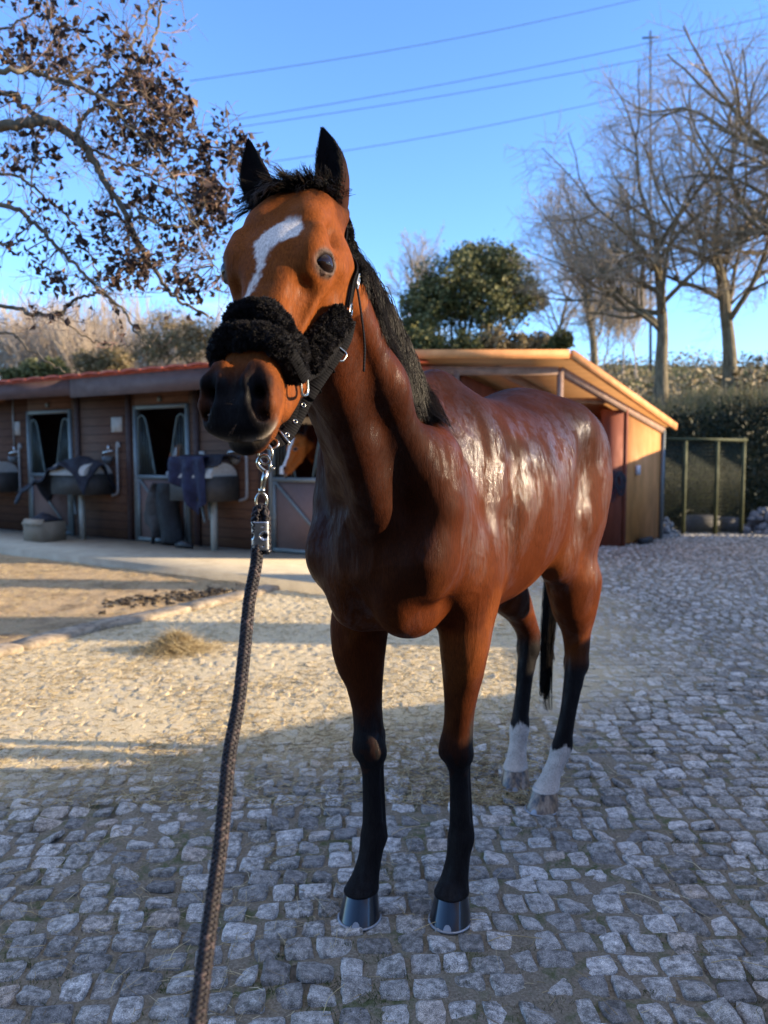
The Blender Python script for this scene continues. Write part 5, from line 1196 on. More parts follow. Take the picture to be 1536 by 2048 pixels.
# garment bag and coat hanging on the middle door
def coat1(u, v):
    a = 2.10+.42*u+.05*np.sin(v*5); N_ = vnoise(np.stack([a*3, v*3, 0*a], -1), 2, 12); w_ = np.sin(math.pi*u)**.6
    return spos(a, .07+.16*w_+.05*N_, 1.02-.88*v-.10*(u-.5)**2+.02*N_)
cloth('garment_bag', coat1, 24, 30, simple('black_cloth', (.006, .006, .007), .7), 'long black bag hanging from the middle stable door', 'bag')
def coat2(u, v):
    wv = np.interp(v, [0, .3, .6, .75, 1], [.08, .30, .34, .20, .12]); a = 2.50+.12*v*0+wv*u+.02*np.sin(v*14); N_ = vnoise(np.stack([a*3, v*3, 0*a], -1), 2, 13)
    return spos(a, .09+.10*np.sin(math.pi*u)+.05*N_, 1.00-.80*v-.12*(v > .62)*(u > .5)*v+.03*N_)
cloth('coat', coat2, 20, 30, GRYC, 'crumpled charcoal coat hanging left of the long black bag', 'coat')
for k_, (a, z) in enumerate(((2.16, 1.0), (2.22, .95), (2.12, .88))):
    pass
mb = MB(); 
for q in range(5): mb.tube(smoothpath([S(2.06+.03*q, .06, 1.12), S(2.10+.03*q, .12, 1.02-.02*q), S(2.05+.04*q, .12, .84), S(2.12+.02*q, .08, 1.06)], 14), .012, 6)
single(mb, 'lead_rope', simple('maroon_rope', (.13, .02, .025), .7), 'maroon rope bunched on the latch of the middle door', 'lead rope', None, True)
# cardboard box with a cap of dark cloth
cb = empty('cardboard_box', tuple(S(4.35, .75, PZ))); tag(cb, 'brown cardboard box standing on the walkway under the left tack box', 'box'); mb = MB(); sbox(mb, 4.12, 4.60, .55, .95, PZ, PZ+.30); kb(mb, 'carton', simple('cardboard', (.22, .165, .11), .85, 0, .1, 6), cb)
mb = MB(); sbox(mb, 4.12, 4.36, .96, 1.10, PZ+.24, PZ+.25) if False else mb.beam(S(4.12, .95, PZ+.30), S(4.60, .95, PZ+.30), .10, .006, SN+np.array([0, 0, .8])); kb(mb, 'flap', simple('cardboard_flap', (.28, .22, .15), .85, 0, .1, 6), cb)
def cap_(u, v): N_ = vnoise(np.stack([u*4, v*4, 0*u], -1), 1.5, 15); return spos(4.15+.40*u, .58+.33*v, PZ+.315+.10*np.sin(math.pi*u)*np.sin(math.pi*v)*(.6+.8*N_))
cloth('saddle_cloth', cap_, 18, 14, BLKC, 'small dark cloth bundled on top of the cardboard box', 'cloth')
mb = MB(); mb.tube([S(1.62, .35, PZ+.03), S(1.82, .33, PZ+.045), S(1.95, .35, PZ+.03)], [.03, .07, .03], 10, flat=.8); single(mb, 'boot', simple('boot_black', (.012, .011, .011), .5), 'small black boot lying on the walkway beside the middle door', 'boot', None, True)
# broom and pink dustpan at the left edge
fk = empty('yard_broom', tuple(S(6.55, .9, PZ))); tag(fk, 'broom with a pale blue handle and pink head leaning at the left edge', 'broom')
mb = MB(); mb.tube([S(6.47, .95, PZ+.28), S(6.12, .25, PZ+1.05)], .020, 8); kb(mb, 'handle', simple('blue_handle', (.38, .50, .58), .4), fk, True)
mb = MB(); mb.tube([S(6.85, .95, PZ+.16), S(6.36, .98, PZ+.16)], .10, 12, flat=.7); mb.tube([S(6.47, .95, PZ+.22), S(6.46, .95, PZ+.33)], .04, 8); kb(mb, 'head', simple('pink_plastic', (.42, .02, .13), .45), fk, True)
# horses looking out
def stabled_horse(P, yaw, pitch, blaze, label, ears):
    H = Head((0, 0, 0), yaw, R(pitch)); F = Field((-.95, -.60, -.85), (.75, .60, .35), .009)
    head_field(F, H); B = np.array([-.75, 0, -.55]); E = H(.065, 0, -.085); U = E-B; L = np.linalg.norm(U); U /= L; V = np.array([-U[1], U[0], 0]); V /= np.linalg.norm(V); W2 = np.cross(U, V)
    F.loft(B, U, V, W2, [[0, 0, 0, .15, .28, .26], [.4*L, 0, 0, .12, .2, .2], [.8*L, 0, 0, .09, .13, .125], [.95*L, 0, 0, .066, .09, .09], [.99*L, 0, 0, .04, .05, .05]], .05, 2.0)
    V2, F2 = F.mesh(4); C2, w2 = bay_coat(V2+[.75, 0, 0], Head((.75, 0, 0), yaw, R(pitch)), None, blaze)
    n1 = vnoise(V2, 5, 9); C2[:, :3] = np.where((H.inv(V2)[0] < .62)[:, None] & (C2[:, :1] < .25) & (C2[:, 1:2] > .02), C2[:, :3]*1.7, C2[:, :3])
    o = empty('stabled_horse', P[0], P[1]); tag(o, label, 'horse'); mesh_np('body', V2, F2, COAT2, o, True, {'coat': C2, 'wet': w2*.2})
    for sd in (1, -1):
        make_ear(H, sd, H(-.15, sd*.080, .04), H(.026, sd*.062, -.022), tuple(H.w+H.u*.2), o, fuzz=0)
        make_eye(H, sd, o, False)
    return o
COAT2 = coat_material('chestnut_coat')
yawS = math.atan2(SN[1], SN[0])
sh1 = stabled_horse((tuple(S(-.02, -.02, 1.70)), yawS-.10), R(-18), 62, 'wide', 'chestnut horse with a broad white blaze looking out of the right stable door', True)
def copy_tree(o, parent=None):
    c = o.copy(); col.objects.link(c)
    if parent: c.parent = parent
    for ch in list(o.children): copy_tree(ch, c)
    return c
sh2 = copy_tree(sh1); sh2.location = tuple(S(2.60, -.42, 1.60)); sh2.rotation_euler = (0, 0, yawS+.35); sh2['label'] = 'horse in the dark just inside the middle stable door'

# ------------------------------------------------------------------ open fronted shelter
Q0 = np.array([3.76, 12.06]); QD = np.array([.95, 1.04])
def q_(s_): return Q0+QD*s_
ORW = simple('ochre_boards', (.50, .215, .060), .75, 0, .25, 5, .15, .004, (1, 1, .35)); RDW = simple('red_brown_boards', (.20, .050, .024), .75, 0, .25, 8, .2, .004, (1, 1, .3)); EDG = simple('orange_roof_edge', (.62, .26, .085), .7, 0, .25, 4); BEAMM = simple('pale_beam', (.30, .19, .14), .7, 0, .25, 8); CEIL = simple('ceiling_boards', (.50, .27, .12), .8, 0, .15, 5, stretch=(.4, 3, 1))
shelter = empty('shelter', (2.4, 11.5, 0)); tag(shelter, 'open fronted orange timber shelter with sloping roof behind the horse', 'shelter')
c0 = q_(-1.435); zf = at(1117, 742, c0[1])[2]; zm = at(1245, 818, Q0[1])[2]; zb = at(1318, 860, q_(1.0)[1])[2]
slp = (zb-zf)/2.435
XL = at(838, 722, c0[1])[0]-.15
def zr(s_): return zf+slp*(s_+1.435)
def pt(x, s_, z): # x along the front from the corner towards the left, s along the side
    p = q_(s_); return np.array([p[0]-x, p[1], z])
LW = c0[0]-XL
fro, bak = -1.435, 1.04
mb = MB()      # side wall
def quadbox(mb, A, B, C, D, n, t):
    """slab from quad corners with thickness t along n"""
    V = np.array([A, B, C, D]); n = np.array(n, float)/np.linalg.norm(n); V = np.vstack([V, V+n*t]); mb.add(V, [np.array([[0, 1, 2, 3], [7, 6, 5, 4], [0, 4, 5, 1], [1, 5, 6, 2], [2, 6, 7, 3], [3, 7, 4, 0]])])
sn = np.array([QD[1], -QD[0], 0]); sn /= np.linalg.norm(sn)
quadbox(mb, pt(0, 0, 0.03), pt(0, 1.0, .03), pt(0, 1.0, zr(1.0)), pt(0, 0, zr(0)), -sn, .05); kb(mb, 'side_wall', ORW, shelter)
mb = MB(); mb.beam(pt(-.012, -.01, 0), pt(-.012, -.01, zr(0)), .045, .06, sn); kb(mb, 'wall_edge_post', RDW, shelter); mb = MB(); mb.beam(pt(-.02, 1.0, 0), pt(-.02, 1.0, zr(1)), .06, .06, sn); kb(mb, 'wall_edge_post', GREY, shelter)
mb = MB(); mb.box((Q0[0]-.21, Q0[1]-.01, zr(0)/2-.01), (.34, .07, zr(0)-.02)); kb(mb, 'front_panel', RDW, shelter)
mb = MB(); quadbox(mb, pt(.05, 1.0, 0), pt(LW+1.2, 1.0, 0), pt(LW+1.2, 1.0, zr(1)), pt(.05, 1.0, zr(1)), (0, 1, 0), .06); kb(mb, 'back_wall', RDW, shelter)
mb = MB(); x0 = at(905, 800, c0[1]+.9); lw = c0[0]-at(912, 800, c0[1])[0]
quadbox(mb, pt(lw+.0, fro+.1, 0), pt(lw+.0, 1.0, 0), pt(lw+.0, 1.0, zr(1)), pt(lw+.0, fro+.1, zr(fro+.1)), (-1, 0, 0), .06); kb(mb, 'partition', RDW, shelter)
mb = MB(); quadbox(mb, pt(-.32, fro-.25, zr(fro-.25)+.10), pt(-.10, bak+.14, zr(bak+.14)+.10), pt(LW+1.4, bak+.28, zr(bak+.28)+.10), pt(LW, fro-.25, zr(fro-.25)+.10), (0, 0, 1), .03); roof = kb(mb, 'roof', CEIL, shelter)
mb = MB(); z_ = lambda s_: zr(s_)+.135
mb.beam(pt(-.34, fro-.27, z_(fro-.25)-.02), pt(-.12, bak+.16, z_(bak+.14)-.02), .05, .115, (0, 0, 1)); mb.beam(pt(-.315, fro-.28, z_(fro-.25)-.02), pt(LW, fro-.28, z_(fro-.25)-.02), .05, .115, (0, 0, 1)); kb(mb, 'roof_edge', EDG, roof)
mb = MB(); mb.beam(pt(0, fro, zr(fro)-.0), pt(0, bak, zr(bak)-.0), .07, .11, (0, 0, 1)); mb.beam(pt(.036, fro, zr(fro)), pt(LW+.2, fro, zr(fro)), .07, .11, (0, 0, 1)); kb(mb, 'eaves_beam', BEAMM, shelter)
mb = MB()
for x in (.9, 1.8): mb.beam(pt(x, fro+.04, zr(fro)+.03), pt(x, bak, zr(bak)+.03), .06, .10, (0, 0, 1))
mb.beam(pt(.04, -.35, zr(-.35)), pt(LW+.2, -.35, zr(-.35)), .06, .08, (0, 0, 1)); kb(mb, 'rafter', BEAMM, shelter)
for x in (0, lw):
    mb = MB(); mb.box((*(c0-[x, 0]), zf/2), (.075, .075, zf)); kb(mb, 'post', BEAMM, shelter)
mb = MB(); mb.box((XL+.10, c0[1]+.02, zf-.18), (.5, .04, .32)); kb(mb, 'gable_board', BEAMM, shelter)
mb = MB(); mb.box((Q0[0]+.30*.95+.02, Q0[1]+.30*1.04-.02, at(1271, 940, 12.35)[2]), (.07, .07, .15)); single(mb, 'switch_box', simple('white_plastic', (.60, .60, .62), .4), 'small white switch box on the ochre shelter wall', 'box')
# halters and ropes hung on the front panel
for k_, (dx, mt, lab) in enumerate(((0, 'black', 'black halters hanging on the red shelter post'), )):
    hh_ = MB(); c = np.array([Q0[0]-.20, Q0[1]-.07, 1.18])
    for q in range(16):
        a = rng.uniform(-.12, .12); l_ = rng.uniform(.25, .48); w_ = rng.uniform(.03, .09)
        hh_.tube(smoothpath([c+[a, 0, 0], c+[a-w_, -.02-.03*rng.random(), -l_*.5], c+[a+.02, -.04, -l_], c+[a+w_, -.02, -l_*.5], c+[a+.01, 0, 0]], 18), .012, 5, a=float(rng.random()))
    mm = NM('halter_webbing'); mm.set(color=mm.ramp(mm.attr('rnd'), [(0, (.012, .012, .018)), (.6, (.03, .012, .02)), (.8, (.18, .02, .03)), (1, (.25, .26, .30))], 'CONSTANT'), rough=.6)
    single(hh_, 'hanging_halters', mm.m, 'bunch of dark halters and ropes hanging on the red shelter post', 'halters', None, True)
mb = MB(); mb.tube([np.array([*q_(.28), 0])+[.07, -.12, .05], np.array([*q_(.55), 0])+[.07, -.12, .05]], .06, 10); single(mb, 'feed_tub', simple('black_rubber', (.015, .015, .016), .6), 'low black tub at the foot of the ochre shelter wall', 'tub', None, True)
# ------------------------------------------------------------------ wire cage, heap, bank
cage = empty('wire_enclosure', (5.9, 14.1, 0)); tag(cage, 'wire mesh enclosure with mossy green posts beside the shelter', 'enclosure')
GRN = simple('mossy_tube', (.060, .068, .028), .75, 0, .35, 6); y0 = 13.96; xa, xb = at(1344, 1068, y0)[0], at(1482, 1068, y0)[0]; zt = at(1400, 877, y0)[2]
for x in (xa+.20, (xa+xb)/2+.15, xb): mb = MB(); mb.beam((x, y0, 0), (x, y0, zt), .055, .055, (0, 1, 0)); kb(mb, 'post', GRN, cage)
mb = MB(); mb.beam((xa-.3, y0, zt), (xb+.05, y0, zt-.03), .07, .05, (0, 0, 1)); mb.beam((xa-.3, y0+1.6, zt+.02), (xb, y0+1.6, zt), .06, .04, (0, 0, 1)); mb.beam((xa-.1, y0, zt), (xa+.1, y0+1.6, zt+.02), .05, .04, (0, 0, 1)); mb.beam((xb, y0, zt), (xb, y0+1.6, zt), .05, .04, (0, 0, 1)); kb(mb, 'top_rail', GRN, cage)
mb = MB()
for k_ in range(40): x = xa-.2+k_*(xb-xa+.2)/39; mb.beam((x, y0+.03, .02), (x, y0+.03, zt-.02), .009, .006, (0, 1, 0))
for k_ in range(26): z = .05+k_*(zt-.08)/25; mb.beam((xa-.25, y0+.036, z), (xb, y0+.036, z), .006, .009, (0, 0, 1))
kb(mb, 'wire_mesh', simple('wire_dark', (.055, .065, .045), .6, .4), cage)
mb = MB(); mb.box((5.95, 14.35, .16), (.55, .3, .30)); mb.box((6.45, 14.4, .14), (.35, .3, .26)); single(mb, 'crates', simple('grey_crate', (.12, .12, .13), .7), 'pair of low grey crates inside the wire enclosure', 'crates')
def lump_heap(name, c, n, rad, s0, s1, mat, lab, cat):
    mb = MB()
    for q in range(n):
        a = rng.uniform(0, 6.28); r_ = rad*math.sqrt(rng.random()); hgt = (1-(r_/rad)**2)*s1*6*rng.random(); s_ = rng.uniform(s0, s1)
        bm = bmesh.new(); bmesh.ops.create_icosphere(bm, subdivisions=2, radius=1); V = np.array([v_.co for v_ in bm.verts]); Fc = np.array([[v_.index for v_ in f.verts] for f in bm.faces]); bm.free()
        V = V*s_*rng.uniform(.6, 1.2, 3)*(1+.35*(vnoise(V, 1.6, q, 2)-.5))[:, None]; mb.add(V+[c[0]+r_*math.cos(a), c[1]+r_*math.sin(a)*.6, max(hgt, s_*.3)], [Fc])
    o = mb.build(name, mat, None, False); return tag(o, lab, cat)
lump_heap('stone_heap', (7.45, 14.25), 110, .80, .05, .11, simple('grey_rubble', (.17, .17, .18), .8, 0, .3, 20), 'grey rubble heap beside the wire enclosure at the right edge', 'heap')
lump_heap('stone_heap', (4.95, 13.55), 60, .28, .03, .06, simple('pale_rubble', (.26, .26, .25), .8, 0, .3, 20), 'small spill of pale stones at the back corner of the shelter', 'heap')
# ------------------------------------------------------------------ trees
BARK = simple('bark', (.15, .12, .07), .9, 0, .5, 9, .7, .03, (3, 3, .6)); TWIG = simple('twig_bark', (.34, .27, .18), .85, 0, .3, 6)
DBARK = simple('dark_bark', (.13, .105, .070), .9, 0, .45, 14, .6, .01, (2, 2, .6))
class Grow:
    """limbs collected by thickness: trunk mesh and branch mesh"""
    def __init__(s, seed): s.r = np.random.default_rng(seed); s.t = MB(); s.b = MB(); s.tw = []; s.n = 0; s.k0 = .45
    def limb(s, p, d, L, r, lev, maxlev, up, spread, kids, trunk=False, gn=.12):
        g = s.r; seg = 9 if lev == 0 else (7 if lev < 3 else 4); P = [np.array(p)]; D = np.array(d, float); D /= np.linalg.norm(D); st = L/seg; Ds = [D]
        for i in range(seg):
            D = D+g.normal(0, gn*(1 if lev else .35), 3)+np.array([0, 0, up*(.5 if lev else .1)]); D /= np.linalg.norm(D); P.append(P[-1]+D*st); Ds.append(D)
        P = np.array(P); rad = r*np.linspace(1, .42 if lev < maxlev else .15, seg+1)
        if lev == 0: rad[0] *= 1.5; rad[1] *= 1.12
        if lev >= 3 or r < .012: s.tw.append((P, rad))
        else: (s.t if lev == 0 else s.b).tube(P, rad, 10 if lev == 0 else 6)
        s.n += 1
        if lev >= maxlev: return
        nk = kids[min(lev, len(kids)-1)]
        for k in range(nk):
            t = (s.k0+(.98-s.k0)*(k+g.random())/nk) if lev == 0 else (.18+.80*(k+g.random())/nk); i = min(int(t*seg), seg-1); f = t*seg-i; q = P[i]*(1-f)+P[i+1]*f
            ax = g.normal(0, 1, 3); ax -= Ds[i]*(ax@Ds[i]); ax /= np.linalg.norm(ax); a = spread*g.uniform(.7, 1.25); nd = Ds[i]*math.cos(a)+ax*math.sin(a)
            s.limb(q, nd, L*g.uniform(.48, .72)*(1.15-.45*t if lev else 1.0), rad[i]*g.uniform(.42, .62), lev+1, maxlev, up, spread, kids)
        if lev < 2:
            for k in range(2):
                ax = g.normal(0, 1, 3); s.limb(P[-1], Ds[-1]+ax*.4, L*.62, rad[-1]*.85, lev+1, maxlev, up, spread, kids)
    def out(s, root, barkm, twigm, mind=.0045):
        off = Vector(root.location)
        def fix(o): o.parent = root; o.location = -off; return o
        fix(s.t.build('trunk', barkm, None, True))
        if s.b.v: fix(s.b.build('limb', barkm, None, True))
        if s.tw:
            G = []; R0 = []; by = {}
            for P, rad in s.tw: by.setdefault(len(P), []).append((P, rad[0]))
            for k_, L in by.items():
                V, Q, a = strands(np.array([x[0] for x in L]), np.maximum(np.array([x[1] for x in L]), mind), mind*.5, 3); G.append((V, Q, a))
            Vs = []; Qs = []; As = []; o_ = 0
            for V, Q, a in G: Vs.append(V); Qs.append(Q+o_); As.append(a); o_ += len(V)
            fix(mesh_np('twigs', np.vstack(Vs), np.vstack(Qs), twigm, None, True, {'rnd': np.concatenate(As)}))
        return root
def bare_tree(base, h, r, seed, label, up=.10, spread=.75, kids=(7, 6, 6, 5), lev=4, lean=(0, 0, 1), group=None, mind=.006):
    root = empty('bare_tree', tuple(base)); g = Grow(seed); g.limb(base-np.array([0, 0, .3]), lean, h*.46, r, 0, lev, up, spread, kids); g.out(root, BARK, TWIG, mind); tag(root, label, 'tree', group); return root
b1 = np.array(at(1322, 808, 17.0)); bare_tree(b1, 8.0, .165, 5, 'tall bare tree with wide crown standing right behind the shelter roof end', .06, 1.0, (11, 7, 7, 6), 4, mind=.0052)
b2 = np.array(at(1455, 800, 17.5)); bare_tree(b2, 8.8, .18, 14, 'tall bare tree with a thick trunk at the right, second from the picture edge', .07, .8, (10, 7, 6, 6), 4, (.04, 0, 1), mind=.0052)
b3 = np.array(at(1700, 800, 15.0)); bare_tree(b3, 11.0, .26, 21, 'bare tree whose limbs enter the picture at the upper right corner', .05, .9, (10, 7, 7, 5), 4, (-.12, 0, 1), mind=.0045)
b4 = np.array(at(1190, 760, 20)); bare_tree(b4, 6.0, .11, 31, 'slender bare tree left of the tall bare tree behind the shelter', .12, .75, (7, 6, 5, 4), 4, mind=.006)
b5 = np.array(at(1110, 760, 24)); bare_tree(b5, 5.2, .09, 33, 'thin bare tree close to the right side of the green evergreen', .16, .6, (6, 5, 4, 4), 4, mind=.007)
b6 = np.array(at(830, 700, 34)); bare_tree(b6, 5.6, .12, 41, 'pale bare tree rising behind the left side of the green evergreen', .16, .6, (6, 5, 5, 4), 4, mind=.010)
# ---- terrain behind the yard
m = NM('hill_scrub'); v = m.coord(); n1 = m.noise(v, .35, 5, .6); n2 = m.noise(v, 3, 6, .7); m.set(color=m.mix(m.ramp(n1, [(.4, 0), (.6, 1)]), m.ramp(n2, [(.3, (.09, .075, .035)), (.7, (.25, .20, .11))]), m.ramp(n2, [(.3, (.04, .055, .02)), (.7, (.15, .16, .06))])), rough=1, spec=.05, normal=m.bump(n2, 1, .3)); HILL = m.m
def hz(X, Y):
    P = np.stack([X, Y, 0*X], -1); edge = 15.3+1.5*(vnoise(P, .55, 51)-.5)
    bank = sstep(-.3, 1.5, Y-edge)*(2.45+.5*(vnoise(P, .6, 56)-.5)); t = sstep(.0, 4.5, X-.2*(Y-15)+1.0); z = bank*t+.0*X
    z = z+sstep(17, 60, Y)*(5.2+.8*vnoise(P, .05, 52))*t+(1-t)*sstep(16, 45, Y)*2.5
    z = z+sstep(60, 260, Y)*(9+6*vnoise(P, .008, 53)+.06*np.clip(X, -60, 120))
    return z+.18*(vnoise(P, 1.1, 54)-.5)*sstep(15, 16, Y)-.3*(Y < 14.9)
ys = np.concatenate([np.linspace(14.4, 17, 36), np.linspace(17.3, 40, 50), np.geomspace(41, 420, 40)]); xs = np.concatenate([-np.geomspace(320, 14, 20), np.linspace(-13, 26, 150), np.geomspace(27, 320, 20)])
sheet('hillside', xs, ys, hz, HILL)
# ivy and bramble leaves over the bank
def leaf_mesh(n, P, size, mat, name, parent=None, flat=.0, fold=.25, tri=False):
    a = rng.normal(0, 1, (n, 3)); a /= np.linalg.norm(a, axis=1, keepdims=True); b = rng.normal(0, 1, (n, 3)); b[:, 2] += flat; b -= a*(a*b).sum(1, keepdims=True); b /= np.linalg.norm(b, axis=1, keepdims=True); c = np.cross(a, b)
    s_ = (size*rng.uniform(.45, 1.5, n))[:, None]; V = np.stack([P, P+a*s_*.5+b*s_*.32+c*s_*fold*.3, P+a*s_, P+a*s_*.5-b*s_*.32+c*s_*fold*.3], 1).reshape(-1, 3)
    i = np.arange(n)[:, None]*4; Q = np.concatenate([i+np.array([[0, 1, 2]]), i+np.array([[0, 2, 3]])]) ; rr = np.repeat(rng.random(n), 4)
    o = mesh_np(name, V, Q, mat, parent, False, {'rnd': rr}); return o
def leafmat(name, stops, rough=.6, trans=.0):
    m = NM(name); m.set(color=m.ramp(m.attr('rnd'), stops), rough=rough, spec=.3); return m.m
IVY = leafmat('ivy_leaf', [(0, (.010, .016, .008)), (.6, (.022, .032, .013)), (.9, (.06, .055, .03)), (1, (.12, .10, .05))])
n = 52000; X = rng.uniform(3.2, 12.5, n); t = rng.random(n); Y = 14.7+1.5*t+rng.normal(0, .12, n); lump = vnoise(np.stack([X, t*2, 0*X], -1), 1.3, 61)
Z = hz(X, Y)+rng.uniform(-.05, .20, n)*(.15+1.5*lump*(lump > .5)); Y -= .35*lump; tag(leaf_mesh(n, np.stack([X, Y, Z], -1), .065, IVY, 'ivy_cover'), kind='stuff')
SCR = leafmat('scrub_leaf', [(0, (.09, .070, .032)), (.5, (.22, .165, .085)), (.85, (.33, .25, .14)), (1, (.12, .13, .04))])
n = 60000; Y = 17+50*rng.random(n)**1.6; X = rng.uniform(-.75, .75, n)*Y+3; lump = vnoise(np.stack([X, Y, 0*X], -1), .5, 63); k = (lump > .38) & ((X > -1) | (Y > 22)); X, Y, lump = X[k], Y[k], lump[k]
Z = hz(X, Y)+rng.random(len(X))*(lump-.3)*3.0; tag(leaf_mesh(len(X), np.stack([X, Y, Z], -1), .16, SCR, 'scrub'), kind='stuff')
GRS = leafmat('dry_grass', [(0, (.14, .15, .05)), (.5, (.26, .22, .11)), (1, (.38, .32, .18))])
n = 16000; X = rng.uniform(4, 13, n); Y = 15.7+2.4*rng.random(n); d = rng.normal(0, .35, (n, 3)); d[:, 2] = 1
tag(instance_blades('bank_grass', np.stack([X, Y, hz(X, Y)-.02], -1), d, rng.uniform(.10, .38, n), rng.uniform(.004, .009, n), GRS, None, .5), kind='stuff')
# ---- evergreen behind the shelter and bushes: leafy crowns around a branched stem
def crown_tree(name, base, h, blobs, nleaf, size, mat, label, cat, seed, group=None, trunk_r=.12):
    g = np.random.default_rng(seed); root = empty(name, tuple(base)); off = -Vector(base); mb = MB(); B = np.array(base)
    mb.tube(smoothpath([B-[0, 0, .3], B+[.05, 0, h*.3], B+[-.05, 0, h*.6]], 8), np.linspace(trunk_r, trunk_r*.5, 8), 8)
    o = mb.build('trunk', BARK, None, True); o.parent = root; o.location = off; mb = MB(); Ps = []
    for (cx, cy, cz, rr) in blobs:
        c = np.array([cx, cy, cz]); mb.tube(smoothpath([B+[0, 0, h*.35], (B+[0, 0, h*.35]+c)/2+g.normal(0, .1, 3), c], 6), np.linspace(trunk_r*.45, .015, 6), 5)
        q = int(nleaf*rr**2/sum(b[3]**2 for b in blobs)); ncl = max(6, int(q/55)); d = g.normal(0, 1, (ncl, 3)); d /= np.linalg.norm(d, axis=1, keepdims=True); cc = c+d*rr*(g.random((ncl, 1))**.35)*np.array([1, 1, .85])
        for k_ in range(ncl): Ps.append(cc[k_]+g.normal(0, rr*.15, (55, 3)))
    o = mb.build('branches', BARK, None, True); o.parent = root; o.location = off
    P = np.vstack(Ps); o = leaf_mesh(len(P), P, size, mat, 'crown', None); o.parent = root; o.location = off; tag(root, label, cat, group); return root
EVG = leafmat('evergreen_leaf', [(0, (.030, .040, .014)), (.5, (.080, .092, .030)), (.85, (.17, .165, .055)), (1, (.26, .23, .09))])
def blobs_px(L, Y, jit=.6):
    out = []
    for px, py, rp in L: p = at(px, py, Y+rng.uniform(-jit, jit)); out.append((p[0], p[1], p[2], rp/FPX*Y))
    return out
bb = at(925, 745, 24)
crown_tree('evergreen_tree', (bb[0], bb[1], hz(np.array([bb[0]]), np.array([bb[1]]))[0]), 5, blobs_px([(860, 590, 55), (905, 560, 60), (960, 540, 62), (1010, 560, 55), (1035, 600, 48), (985, 610, 60), (920, 620, 60), (850, 640, 45), (940, 515, 35), (1005, 515, 35), (1050, 575, 28), (835, 610, 34), (1068, 600, 24), (820, 650, 30)], 24, .8), 34000, .095, EVG, 'round dark evergreen tree above the shelter roof', 'tree', 5, None, .2)
for k_, (L, Y, mt, lab, nm) in enumerate((
    ([(840, 690, 35), (885, 700, 30), (930, 695, 32)], 22, EVG, 'dark green bush under the evergreen, above the left of the shelter roof', 'bush'),
    ([(985, 690, 34), (1040, 695, 30), (1085, 690, 28)], 22, SCR, 'olive bush under the evergreen, above the middle of the shelter roof', 'bush'),
    ([(1110, 700, 20), (1125, 680, 18)], 21, EVG, 'small dark bush right of the evergreen above the roof ridge', 'bush'),
    ([(300, 690, 45), (350, 670, 55), (400, 680, 50), (445, 690, 40)], 26, SCR, 'broad khaki bush above the stable roof beside the fleece noseband', 'bush'),
    ([(230, 720, 30), (180, 725, 28)], 28, SCR, 'low khaki bush above the middle of the stable roof', 'bush'),
    ([(60, 745, 26), (110, 740, 26), (20, 755, 20)], 27, EVG, 'low dark green bush above the left end of the stable roof', 'bush'))):
    bp = at(L[0][0], L[0][1]+40, Y); crown_tree(nm, (bp[0], bp[1], bp[2]-1.2), 1.6, blobs_px(L, Y, .4), 9000, .085, mt, lab, 'bush', 70+k_)
# pale thicket of young bare trees behind the stable
proto = None
for k_, (px, Y, sc_h, lab) in enumerate(((20, 34, 1.0, 'pale bare tree at the far left edge behind the stable'), (95, 38, 1.1, 'pale bare tree second from the left behind the stable'), (165, 33, .95, 'pale bare tree third from the left behind the stable'), (235, 40, 1.15, 'pale bare tree fourth from the left behind the stable'), (300, 36, .95, 'pale bare tree fifth from the left behind the stable'), (365, 42, 1.05, 'pale bare tree sixth from the left behind the stable'), (425, 37, .8, 'pale bare tree nearest the horse\'s muzzle behind the stable'), (-60, 36, 1.1, 'pale bare tree just outside the left edge behind the stable'), (1240, 40, .8, 'distant pale bare tree between the slender and the tall bare tree'), (780, 40, .95, 'distant pale bare tree beside the horse\'s mane'))):
    x = at(px, 740, Y)[0]; z = float(hz(np.array([x]), np.array([Y]))[0])
    if proto is None:
        root = empty('thicket_tree', (x, Y, z)); g = Grow(81); B = np.array([x, Y, z-.3])
        for q in range(4): g.limb(B+[rng.normal(0, .5), rng.normal(0, .5), 0], (rng.normal(0, .12), 0, 1), 3.4, .05, 0, 3, .30, .45, (9, 7, 6))
        PALE = simple('pale_twigs', (.42, .34, .26), .85, 0, .25, 5); g.out(root, PALE, PALE, .012); proto = root; o = root
    else: o = copy_tree(proto); o.location = (x, Y, z)
    o.rotation_euler = (0, 0, k_*1.3); o.scale = (1.15, 1.15, sc_h); tag(o, lab, 'tree', 'pale bare trees behind the stable')
